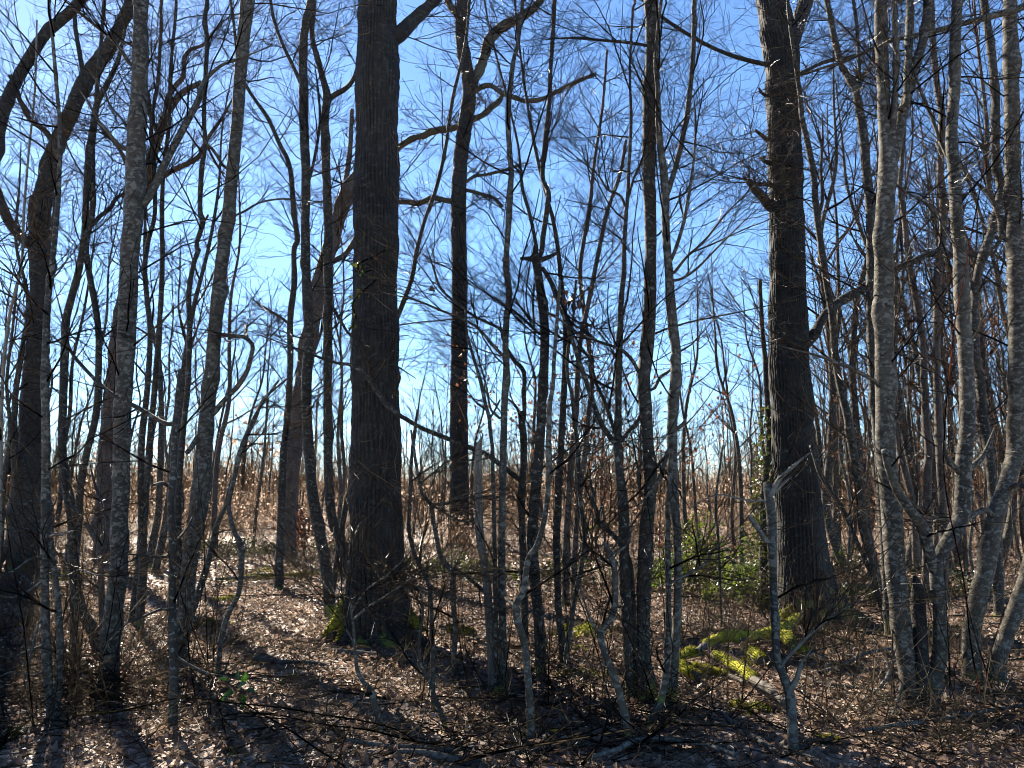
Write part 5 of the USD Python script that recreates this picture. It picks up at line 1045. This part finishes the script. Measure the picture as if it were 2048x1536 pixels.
def moss_patch(label, px, py, rx, ry, h, seed):
    rng = np.random.default_rng(seed)
    c = ground_at(px, py)
    n = 26
    u = np.linspace(-1, 1, n); A, B = np.meshgrid(u, u)
    rr = np.sqrt(A ** 2 + B ** 2)
    x, y = c[0] + A * rx, c[1] + B * ry
    v = np.stack([x, y, np.zeros_like(x)], -1).reshape(-1, 3)
    e = 1 - rr.ravel() ** 2 + 0.55 * wob(v, 4.5 / max(rx, 0.2), seed)
    v[:, 2] = ground_z(v[:, 0], v[:, 1]) - 0.02 + h * np.clip(e, -0.3, 1.2) * (0.75 + 0.35 * wob(v, 20, seed + 3))
    i, j = np.meshgrid(np.arange(n - 1), np.arange(n - 1), indexing='ij'); a = (i * n + j).ravel()
    f = np.concatenate([np.stack([a, a + 1, a + n + 1], 1), np.stack([a, a + n + 1, a + n], 1)])
    nn = vnormals(v, f)
    k = rng.integers(0, len(v), 1300); k = k[e[k] > 0.05]
    t = norm(nn[k] + rng.normal(0, 0.5, (len(k), 3)))
    base = v[k] + rng.normal(0, 0.02, (len(k), 3)) * [1, 1, 0.2]
    L = rng.uniform(0.012, 0.035, len(k))
    P = base[:, None] + t[:, None] * (np.linspace(-0.3, 1, 3)[None, :, None] * L[:, None, None])
    put('moss_cushion', join([(v, f, nn), tubes(P, np.array([[0.005, 0.004, 0.001]]) * np.ones((len(k), 1)), 3, cap=False)]), MOSS, kind='stuff', label=label, cat='moss')

bough('fallen_log', 'short rotten red brown log lying among the mossy boughs', 'log', [(1408, 1302, 12), (1420, 1307, 20), (1440, 1314, 23), (1470, 1328, 22), (1496, 1342, 19), (1512, 1350, 10)], ROTTEN, seed=3)
bough('fallen_bough', 'bright mossy bough arching behind the rotten log', 'bough', [(1392, 1330, 9), (1416, 1314, 11), (1450, 1302, 14), (1490, 1300, 15), (1530, 1294, 13), (1567, 1284, 15), (1592, 1262, 12), (1606, 1248, 8)], FALLEN, moss=(0.1, 0.85), lift=0.10, seed=4)
bough('fallen_bough', 'mossy bough slanting right from behind the lichen covered pole', 'bough', [(1562, 1282, 16), (1580, 1302, 15), (1594, 1316, 14), (1624, 1330, 12), (1654, 1340, 8)], FALLEN, moss=(0.0, 0.9), lift=0.07, seed=5)
bough('fallen_bough', 'mossy forked piece of bough left of the rotten log, upper prong', 'bough', [(1350, 1345, 12), (1368, 1332, 13), (1392, 1326, 12), (1408, 1326, 8)], FALLEN, moss=(0.0, 1.0), lift=0.06, seed=6)
bough('fallen_bough', 'mossy forked piece of bough left of the rotten log, lower prong', 'bough', [(1356, 1346, 14), (1376, 1360, 15), (1392, 1366, 13), (1404, 1370, 8)], FALLEN, moss=(0.0, 1.0), lift=0.04, seed=7)
bough('fallen_bough', 'dark bough with a thin mossy back left of the rotten log', 'bough', [(1362, 1336, 9), (1390, 1346, 10), (1420, 1354, 10), (1460, 1364, 9), (1490, 1376, 7)], FALLEN, moss=(0.2, 0.7), seed=8)
bough('fallen_bough', 'long mossy bough sloping down right in front of the rotten log', 'bough', [(1430, 1332, 14), (1452, 1344, 14), (1480, 1362, 13), (1512, 1386, 12), (1542, 1406, 11), (1570, 1432, 9)], FALLEN, moss=(0.0, 0.6), lift=0.07, seed=9)
bough('fallen_bough', 'mossy boss of bough close behind the log with moss on its end', 'bough', [(1500, 1312, 16), (1512, 1322, 17), (1524, 1332, 14)], FALLEN, moss=(0.0, 1.0), seed=10)
bough('fallen_branch', 'pale dead branch lying on the leaves in front of the massive oak, left end', 'branch', [(492, 1314, 10), (520, 1322, 10), (545, 1327, 10), (590, 1328, 9), (630, 1330, 8), (655, 1334, 6)], FALLEN, seed=11)
bough('fallen_branch', 'dark branch lying at the massive oak\'s foot', 'branch', [(664, 1306, 9), (700, 1308, 10), (745, 1312, 10), (790, 1312, 9), (835, 1314, 7)], FALLEN, seed=12)
bough('fallen_branch', 'dark branch lying on leaves right below the massive oak', 'branch', [(768, 1330, 10), (795, 1326, 10), (830, 1328, 9), (858, 1340, 8)], FALLEN, seed=13)
bough('fallen_branch', 'long pale branch lying along the bottom edge right of centre', 'branch', [(1180, 1526, 10), (1230, 1514, 11), (1262, 1497, 12), (1300, 1490, 11), (1350, 1492, 11), (1400, 1498, 10), (1440, 1512, 9), (1470, 1524, 8)], GREYBLUE, lift=0.04, seed=14)
bough('fallen_branch', 'grey branch running to the bottom edge beside the lichen covered pole', 'branch', [(1424, 1420, 7), (1450, 1440, 8), (1475, 1462, 9), (1510, 1485, 9), (1545, 1510, 8)], GREYBLUE, lift=0.03, seed=15)
bough('fallen_branch', 'grey branch from the lichen covered pole toward the lower right', 'branch', [(1560, 1498, 8), (1600, 1512, 9), (1640, 1530, 9)], GREYBLUE, seed=16)
bough('fallen_branch', 'pale branch lying across the litter under the curved grey trunk', 'branch', [(1728, 1472, 8), (1790, 1462, 9), (1850, 1455, 9), (1920, 1444, 9), (1980, 1432, 8), (2050, 1420, 7)], GREYBLUE, lift=0.04, seed=17)
bough('fallen_branch', 'thin pale branch lying between the lichen covered pole and the twin trunk', 'branch', [(1590, 1352, 6), (1640, 1372, 7), (1700, 1380, 7), (1750, 1390, 6), (1800, 1412, 5)], GREYBLUE, lift=0.03, seed=18)
bough('fallen_branch', 'grey branch lying on the ground between the great dark oak and the twin trunk', 'branch', [(1640, 1355, 8), (1690, 1338, 9), (1730, 1315, 9), (1780, 1306, 8), (1800, 1300, 6)], FALLEN, lift=0.04, seed=19)
bough('fallen_branch', 'pale stick propped against the twin trunk\'s foot, steeper one', 'branch', [(1782, 1440, 8, 0.0), (1800, 1420, 8, 0.1), (1815, 1395, 8, 0.22), (1828, 1370, 7, 0.36)], GREYBLUE, seed=20)
bough('fallen_branch', 'pale stick lying left of the twin trunk\'s foot', 'branch', [(1725, 1402, 7, 0.0), (1755, 1388, 7, 0.03), (1780, 1365, 7, 0.08), (1795, 1335, 6, 0.2)], GREYBLUE, seed=21)
bough('fallen_branch', 'long dark branch lying along the bottom left of centre', 'branch', [(690, 1486, 8), (760, 1496, 9), (830, 1500, 9), (900, 1506, 9), (960, 1500, 7)], FALLEN, lift=0.02, seed=22)
bough('fallen_branch', 'grey log in the shade at the bottom between bramble cane and bottom edge', 'branch', [(960, 1530, 12), (910, 1524, 13), (850, 1512, 12), (800, 1508, 8)], FALLEN, seed=23)
bough('fallen_branch', 'pale stick along the bottom centre with a broken end', 'branch', [(1030, 1512, 8), (1080, 1506, 9), (1130, 1500, 9), (1180, 1492, 7)], GREYBLUE, seed=24)
bough('fallen_branch', 'dark fallen pole lying far back across the clearing', 'branch', [(430, 1168, 5), (480, 1166, 6), (540, 1162, 6), (620, 1158, 5), (660, 1156, 4)], FALLEN, lift=0.1, moss=(0.3, 0.9), seed=25)
bough('fallen_branch', 'low mossy log in the clearing below the distant oak', 'log', [(880, 1262, 8), (910, 1268, 9), (950, 1276, 9)], FALLEN, moss=(0.2, 1.0), seed=26)
bough('fallen_branch', 'fallen pole lying level in front of the bramble thicket behind the middle coppice', 'branch', [(1176, 1090, 6, .5), (1230, 1078, 7, .5), (1300, 1076, 6, .5)], FALLEN, moss=(0.0, 0.8), seed=27)

for label, px, py, rx, ry, h, s in [
        ('bright moss cushion on the litter left of the zigzag sapling', 1148, 1270, 0.28, 0.3, 0.10, 61), ('small moss cushion right of the bright one behind the zigzag sapling', 1172, 1266, 0.16, 0.2, 0.09, 62), ('flat moss patch below the bright cushion in the middle coppice', 1155, 1298, 0.2, 0.25, 0.05, 63),
        ('long flat moss strip behind the middle coppice\'s roots', 1185, 1350, 0.34, 0.12, 0.06, 64), ('moss cushion under the left coppice\'s crooked stem', 432, 1252, 0.17, 0.25, 0.09, 65), ('moss cushion farther back behind the crooked stem', 452, 1200, 0.2, 0.3, 0.08, 66),
        ('moss at the leaning grey stem\'s foot', 406, 1252, 0.14, 0.16, 0.08, 67), ('moss patch left of the straight grey stem\'s foot', 140, 1340, 0.16, 0.16, 0.06, 68), ('moss hump at the dark oak\'s roots at left', 118, 1156, 0.5, 0.5, 0.12, 69),
        ('moss around the foot of the forked stem', 1232, 1265, 0.15, 0.15, 0.08, 70), ('dark mossy hump at the lichen covered pole', 1500, 1420, 0.2, 0.14, 0.07, 72), ('small bright moss spot at the lower right', 1656, 1484, 0.06, 0.05, 0.03, 73),
        ('moss spot on the litter right of the pole', 1608, 1292, 0.14, 0.14, 0.06, 74), ('moss under the mossy bough', 1490, 1330, 0.25, 0.2, 0.07, 75), ('moss in the leaf litter below the brown oak', 540, 1140, 0.6, 0.5, 0.08, 76), ('moss streak on the ground in the clearing', 500, 1156, 0.7, 0.3, 0.08, 77)]:
    moss_patch(label, px, py, rx, ry, h, s)

# --- roots of the massive oak carry moss: shaggy coats along the two left roots and the right one
for label, pts, s in [('moss', [(646, 1272, 10), (664, 1256, 18), (676, 1236, 18), (684, 1214, 14), (688, 1190, 10)], 81), ('moss', [(676, 1284, 12), (684, 1268, 18), (690, 1246, 18), (694, 1220, 14)], 82), ('moss', [(848, 1262, 9), (834, 1252, 16), (822, 1236, 16), (814, 1212, 12)], 83)]:
    o, q, r, Y = TREES['L']
    pts = np.array(pts, float)
    P = at(pts[:, 0], pts[:, 1], Y - 0.28 + np.linspace(0, 0.22, len(pts)))
    R = pts[:, 2] / 2 / FPX * depth_of(P)
    p0 = np.array(o.GetAttribute('xformOp:translate').Get())
    put('moss', moss_over(P, R, s), MOSS, o, origin=p0, kind='stuff')
o, q, r, Y = TREES['Z']
pts = np.array([(1562, 1246, 12), (1569, 1238, 18), (1576, 1226, 17), (1580, 1212, 10)], float)
P = at(pts[:, 0], pts[:, 1], Y - 0.38); R = pts[:, 2] / 2 / FPX * depth_of(P)
put('moss', moss_over(P, R, 84), MOSS, o, origin=np.array(o.GetAttribute('xformOp:translate').Get()), kind='stuff')

# --- bramble and ivy: evergreen patches
def bramble(label, px, py, rx, ry, h, n, seed, size=0.075, material=None, Y=None):
    rng = np.random.default_rng(seed)
    c = ground_at(px, py) if Y is None else np.array([*at(px, 1000, Y)[:2], 0])
    c[2] = ground_z(c[0], c[1])
    o = thing('bramble_bush', label, 'bramble', c)
    m = max(8, n // 60)
    az = rng.random(m) * 2 * np.pi; K = 8
    base = np.column_stack([rng.normal(0, rx * 0.5, m), rng.normal(0, ry * 0.5, m), np.zeros(m)])
    d = np.stack([np.cos(az) * 0.7, np.sin(az) * 0.7, np.full(m, 1.0)], 1)
    D = norm(d[:, None] + np.cumsum(rng.normal(0, 0.12, (m, K - 1, 3)), axis=1) + np.array([0, 0, -1.5]) * np.linspace(0, 1, K - 1)[None, :, None] ** 1.3)
    L = h * rng.uniform(1.2, 2.2, m)
    P = np.concatenate([base[:, None], base[:, None] + np.cumsum(D * (L / (K - 1))[:, None, None], axis=1)], 1)
    P[..., 2] = np.maximum(P[..., 2], 0.02)
    put('canes', tubes(P, np.linspace(0.006, 0.002, K)[None] * np.ones((m, 1)), 4), CANEDARK, o, kind='stuff')
    a, rr = rng.random(n) * 2 * np.pi, np.sqrt(rng.random(n))
    x, y = rx * rr * np.cos(a), ry * rr * np.sin(a)
    top = h * (1 - 0.75 * rr ** 2) * (0.8 + 0.4 * wob(np.column_stack([x, y, 0 * x]), 3.0, seed))
    z = np.maximum(top * rng.random(n) ** 0.45, 0.03)
    keep = wob(np.column_stack([x, y, z]), 6.0, seed + 7) > -0.35
    put('leaves', leaf_mesh(np.column_stack([x, y, z])[keep], size, rng, flat=0.6, long=1.35), material or GREEN, o, kind='stuff')
for args in [('bramble patch at the distant oak\'s foot, left part', 862, 1150, 1.3, 1.0, 0.6, 800, 1), ('bramble patch in front of the distant oak\'s foot', 935, 1160, 1.2, 1.0, 0.55, 700, 2), ('bramble patch right of the snag behind the middle coppice', 1040, 1165, 1.2, 1.0, 0.6, 600, 3),
             ('bramble patch behind the forked stem', 1180, 1170, 1.4, 1.0, 0.6, 600, 4), ('tall bright bramble and holly patch left of the great dark oak', 1460, 1178, 1.5, 1.2, 1.4, 2600, 5, 0.075, GREENLIT), ('bramble patch right behind the slim pale stem', 1390, 1185, 1.0, 0.9, 1.1, 1400, 6, 0.075, GREENLIT),
             ('bramble patch at the left root of the great dark oak', 1505, 1215, 0.8, 0.7, 0.8, 900, 7, 0.075, GREENLIT), ('yellowing bramble patch right of the great dark oak', 1668, 1165, 0.8, 0.8, 0.75, 700, 8), ('small bramble by the foot of the leaning stem at right', 1735, 1205, 0.6, 0.6, 0.6, 500, 9),
             ('bramble patch behind the leaning brown oak in the clearing', 470, 1108, 1.6, 1.4, 0.6, 1300, 10), ('bramble patch right of the leaning brown oak', 630, 1105, 1.3, 1.2, 0.6, 900, 11), ('bramble growing behind the curved grey trunk', 1905, 1195, 0.8, 0.8, 0.6, 500, 12), ('low bramble under the wiry bush at right', 1880, 1290, 0.4, 0.4, 0.3, 220, 13)]:
    bramble(*args)
# russet leaves hanging round the slim brown oak's foot
c = ground_at(596, 1118); o = thing('beech_sapling', 'sapling hung with red brown dead leaves at the slim brown oak\'s foot', 'sapling', c)
rng = np.random.default_rng(55)
sh = shrub_mesh(56, 10, 1.7, 0.5, 0.008, 6, 3)
put('shoots', sh, TWIGBROWN, o, kind='stuff')
k = rng.integers(0, len(sh[0]), 750); pp = sh[0][k]; pp = pp[pp[:, 2] > 0.25]
put('dead_leaves', leaf_mesh(pp, 0.085, rng, droop=0.8), RUSSET, o, kind='stuff')
c = ground_at(1400, 1160); o = thing('beech_sapling', 'low russet leaved sapling behind the slim pale stem', 'sapling', c)
sh = shrub_mesh(57, 10, 1.5, 0.8, 0.008, 6, 3)
put('shoots', sh, TWIGBROWN, o, kind='stuff')
k = rng.integers(0, len(sh[0]), 400); pp = sh[0][k]; pp = pp[pp[:, 2] > 0.25]
put('dead_leaves', leaf_mesh(pp, 0.075, rng, droop=0.8), RUSSET, o, kind='stuff')
c = ground_at(1175, 1120); o = thing('beech_tree', 'young beech still full of russet leaves behind the middle coppice', 'beech', c)
sh = shrub_mesh(58, 14, 6.5, 1.4, 0.02, 9, 4)
put('shoots', sh, TWIGBROWN, o, kind='stuff')
k = rng.integers(0, len(sh[0]), 1500); pp = sh[0][k]; pp = pp[pp[:, 2] > 0.8]
put('dead_leaves', leaf_mesh(pp + rng.normal(0, 0.08, pp.shape), 0.10, rng, droop=0.8), RUSSET, o, kind='stuff')

# ivy on the pole beside the great dark oak, and a sprig on the massive oak
o, q, r, Y = TREES['ivypole']; rng = np.random.default_rng(66)
k = rng.integers(0, int(len(q) * 0.62), 900); a = rng.random(900) * 2 * np.pi
pp = q[k] + np.stack([np.cos(a), np.sin(a), 0 * a], 1) * (r[k] + rng.uniform(0.0, 0.13, 900))[:, None] + rng.normal(0, 0.04, (900, 3))
iv = put('ivy_climber', leaf_mesh(pp, 0.06, rng, long=1.1), GREEN, kind='stuff', label='ivy leaves climbing the pole left of the great dark oak', cat='ivy')
o, q, r, Y = TREES['L']
for label, vine, s in [('ivy sprig on the left face of the massive oak, upper one', [(772, 500, 3), (750, 512, 3), (728, 522, 4), (716, 530, 3), (722, 545, 3), (745, 540, 3)], 1), ('ivy sprig on the left edge of the massive oak, lower one', [(752, 560, 3), (735, 575, 3), (716, 590, 4), (705, 612, 4), (712, 635, 4), (698, 662, 4)], 2)]:
    rng = np.random.default_rng(90 + s); vine = np.array(vine, float)
    P = at(vine[:, 0], vine[:, 1], Y - 0.34); Rv = vine[:, 2] / 2 / FPX * depth_of(P)
    t = thing('ivy_sprig', label, 'ivy', P[0])
    qv, rv = spline(P, Rv, 24)
    put('vine', tubes(qv, rv, 5), CANE, t, origin=P[0])
    for i in range(18):
        pos = qv[rng.integers(2, 24)] + rng.normal(0, 0.02, 3)
        put('leaf', leaf_mesh(pos[None], 0.05, rng, long=1.2), BRIGHT if i % 3 == 0 else GREEN, t, origin=P[0])

# withered leaves caught in the forks of the middle coppice
for label, px, py, n, s in [('bunch of withered brown leaves caught in the fork right of the broken tangle', 1114, 588, 9, 1), ('bunch of withered brown leaves hanging right of the fork', 1158, 602, 9, 2), ('withered leaves stuck between the two bunches', 1136, 592, 6, 3)]:
    rng = np.random.default_rng(300 + s); Y0 = ground_at(1128, 1335)[1]
    c = at(px, py, Y0 - 0.02); t = thing('withered_leaves', label, 'dead leaves', c)
    for i in range(n):
        put('leaf', leaf_mesh((c + rng.normal(0, 0.030, 3))[None], 0.085, rng, droop=0.8, long=1.3, curl=0.4), DARKLEAF, t, origin=c)
for label, px, py, Y0 in [('single yellow dead leaf on the pale straight stem', 1018, 514, ground_at(1006, 1392)[1] - 0.06), ('single yellow dead leaf on a twig between the oaks', 858, 578, 7.2)]:
    rng = np.random.default_rng(int(px)); c = at(px, py, Y0); t = thing('dead_leaf', label, 'leaf', c)
    put('leaf', leaf_mesh(c[None], 0.09, rng, droop=0.6, long=1.3), LITTER, t, origin=c)

# --- bramble canes and the green sprig in front
def cane(label, pts, material, Y, seed=1):
    pts = np.array(pts, float); Yk = np.interp(np.linspace(0, 1, len(pts)), np.linspace(0, 1, len(Y)), Y)
    P = at(pts[:, 0], pts[:, 1], Yk); R = 0.75 * pts[:, 2] / 2 / FPX * depth_of(P)
    P[:, 2] = np.maximum(P[:, 2], ground_z(P[:, 0], P[:, 1]) + 0.005)
    q, r = spline(P, R, 40)
    q = q + np.stack([wob(q, 5.0, seed + k) for k in range(3)], 1) * 0.006
    put('bramble_cane', tubes(q, r, 7), material, label=label, cat='bramble cane')
    return P
cane('long bramble cane, bright yellow end, arching low across the left foreground', [(128, 1436, 3), (190, 1427, 4), (260, 1417, 4), (350, 1398, 4), (420, 1398, 4), (478, 1404, 4), (581, 1418, 5), (700, 1437, 5), (790, 1460, 4), (840, 1490, 4)], CANE, (4.9, 4.8, 4.7))
cane('dark bramble cane running down right through the foreground leaves', [(478, 1395, 4), (520, 1425, 4), (580, 1460, 5), (640, 1500, 5), (690, 1534, 5)], CANEDARK, (4.9, 4.6))
cane('dark cane lying flat across the bottom left of the middle', [(560, 1432, 4), (640, 1446, 4), (740, 1462, 5), (830, 1484, 5), (940, 1498, 4)], CANEDARK, (5.1, 4.9))
cane('thin red bramble cane hanging in front of the curved grey trunk', [(1960, 1384, 5), (1950, 1330, 5), (1938, 1260, 4), (1926, 1165, 4), (1912, 1090, 4), (1896, 1012, 4), (1886, 930, 4), (1890, 850, 4), (1900, 720, 4), (1918, 600, 3), (1940, 480, 3), (1975, 300, 3)], CANERED, (5.6, 5.9))
cane('thin dark red cane standing in the middle coppice', [(1092, 1500, 4), (1000, 1430, 3), (985, 1400, 3), (968, 1370, 3), (946, 1330, 3), (930, 1290, 3)], CANEDARK, (5.3, 5.6))
cane('thin straight dark shoot crossing behind the zigzag sapling', [(1238, 1440, 3), (1212, 1380, 3), (1196, 1310, 3), (1172, 1230, 3), (1136, 1140, 3), (1128, 1110, 2)], CANEDARK, (5.5, 5.8))
P = cane('dark stem of the green leaved sprig in the left foreground', [(530, 1442, 3), (505, 1425, 3), (485, 1405, 3), (470, 1385, 3), (462, 1372, 3), (484, 1360, 2)], CANEDARK, (4.9, 4.9))
rng = np.random.default_rng(8)
t = thing('bramble_sprig', 'sprig of bright green leaves at the left foreground, the only lush leaves nearby', 'bramble', at(470, 1385, 4.88))
c0 = at(470, 1385, 4.88)
def oval_leaf(c, d, n, L, W):
    d, n = norm(np.array(d, float)), np.array(n, float); s = norm(np.cross(n, d)); n = np.cross(d, s)
    u = np.linspace(0, 1, 7); w = np.sin(np.pi * u ** 0.8) * W / 2; w[0] = w[-1] = 0
    mid = c + d * (u * L)[:, None] - n * (0.25 * L * u ** 2)[:, None]
    saw = 1 + 0.12 * (np.arange(7) % 2)
    v = np.vstack([mid, mid + s * (w * saw)[:, None] + n * (w * 0.35)[:, None], mid - s * (w * saw)[:, None] + n * (w * 0.35)[:, None]])
    f = []
    for k in range(6):
        f += [[k, k + 1, 8 + k], [k, 8 + k, 7 + k], [k, 15 + k, k + 1], [k, 14 + k, 15 + k]]
    return v, np.array(f), vnormals(v, np.array(f))
for px, py, dx, dz, L in [(478, 1372, 0.8, 0.55, 0.075), (470, 1380, -0.7, -0.4, 0.085), (462, 1388, -0.9, -0.35, 0.08), (484, 1388, 0.15, -1.0, 0.08), (486, 1366, 0.3, 0.9, 0.07), (494, 1378, 0.9, -0.2, 0.06), (484, 1400, 0.3, -0.9, 0.055), (455, 1360, -0.8, 0.5, 0.055), (452, 1394, -0.6, -0.7, 0.05), (476, 1360, -0.3, 0.9, 0.06)]:
    put('leaf', oval_leaf(at(px, py, 4.88), (dx, rng.normal(-0.2, 0.3), dz), (rng.normal(0, 0.3), -0.75, 0.6), L * rng.uniform(0.8, 1.1), L * rng.uniform(0.42, 0.6)), BRIGHT, t, origin=c0)
# dim green leaves of other low brambles
for label, px, py, n, s in [('dull green low bramble leaves right of the bright sprig', 560, 1376, 7, 1), ('dull green leaf pair below the crooked stem', 440, 1300, 5, 2), ('few dark green leaves at the foot of the pale crooked stem', 1062, 1500, 7, 3), ('small green leaves by the twin trunk\'s root', 1884, 1370, 6, 4)]:
    rng = np.random.default_rng(400 + s); c = ground_at(px, py); t = thing('bramble_sprig', label, 'bramble', c)
    put('cane', tubes(np.array([[0, 0, 0], [0.02, 0, 0.06], [0.05, 0.02, 0.12], [0.11, 0.03, 0.14]]) + c, np.array([.003, .003, .002, .002]), 4), CANEDARK, t, origin=c)
    for i in range(n):
        put('leaf', leaf_mesh((c + [rng.normal(0.05, 0.07), rng.normal(0, 0.05), rng.uniform(0.05, 0.16)])[None], 0.055, rng, long=1.3), GREEN, t, origin=c)

# --- grass tuft at the left corner and thin grass in the clearing
def grass(label, px, py, n, H, spread, seed):
    rng = np.random.default_rng(seed); c = ground_at(px, py)
    b = c + np.column_stack([rng.normal(0, spread, n), rng.normal(0, spread, n), np.zeros(n)]); b[:, 2] = ground_z(b[:, 0], b[:, 1])
    az = rng.random(n) * 2 * np.pi; K = 5; L = H * rng.uniform(0.5, 1.1, n)
    D = norm(np.stack([np.cos(az) * 0.3, np.sin(az) * 0.3, np.ones(n)], 1)[:, None] + (np.stack([np.cos(az), np.sin(az), -np.full(n, 0.8)], 1)[:, None] * np.linspace(0, 0.9, K - 1)[None, :, None]))
    P = np.concatenate([b[:, None], b[:, None] + np.cumsum(D * (L / (K - 1))[:, None, None], axis=1)], 1)
    put('grass_tuft', tubes(P, np.array([[.0028, .003, .0028, .002, .0006]]) * np.ones((n, 1)), 3, cap=False), GRASS, kind='stuff', label=label, cat='grass')
grass('green grass tuft at the lower left corner', 10, 1492, 70, 0.22, 0.06, 1)
grass('few grass blades at the bottom left', 455, 1520, 24, 0.12, 0.06, 2)
grass('thin yellow green grass in the clearing left of the brown oak', 500, 1112, 900, 0.4, 1.3, 3)
print('triangles', TRIS, 'sprays', SPRAYS)
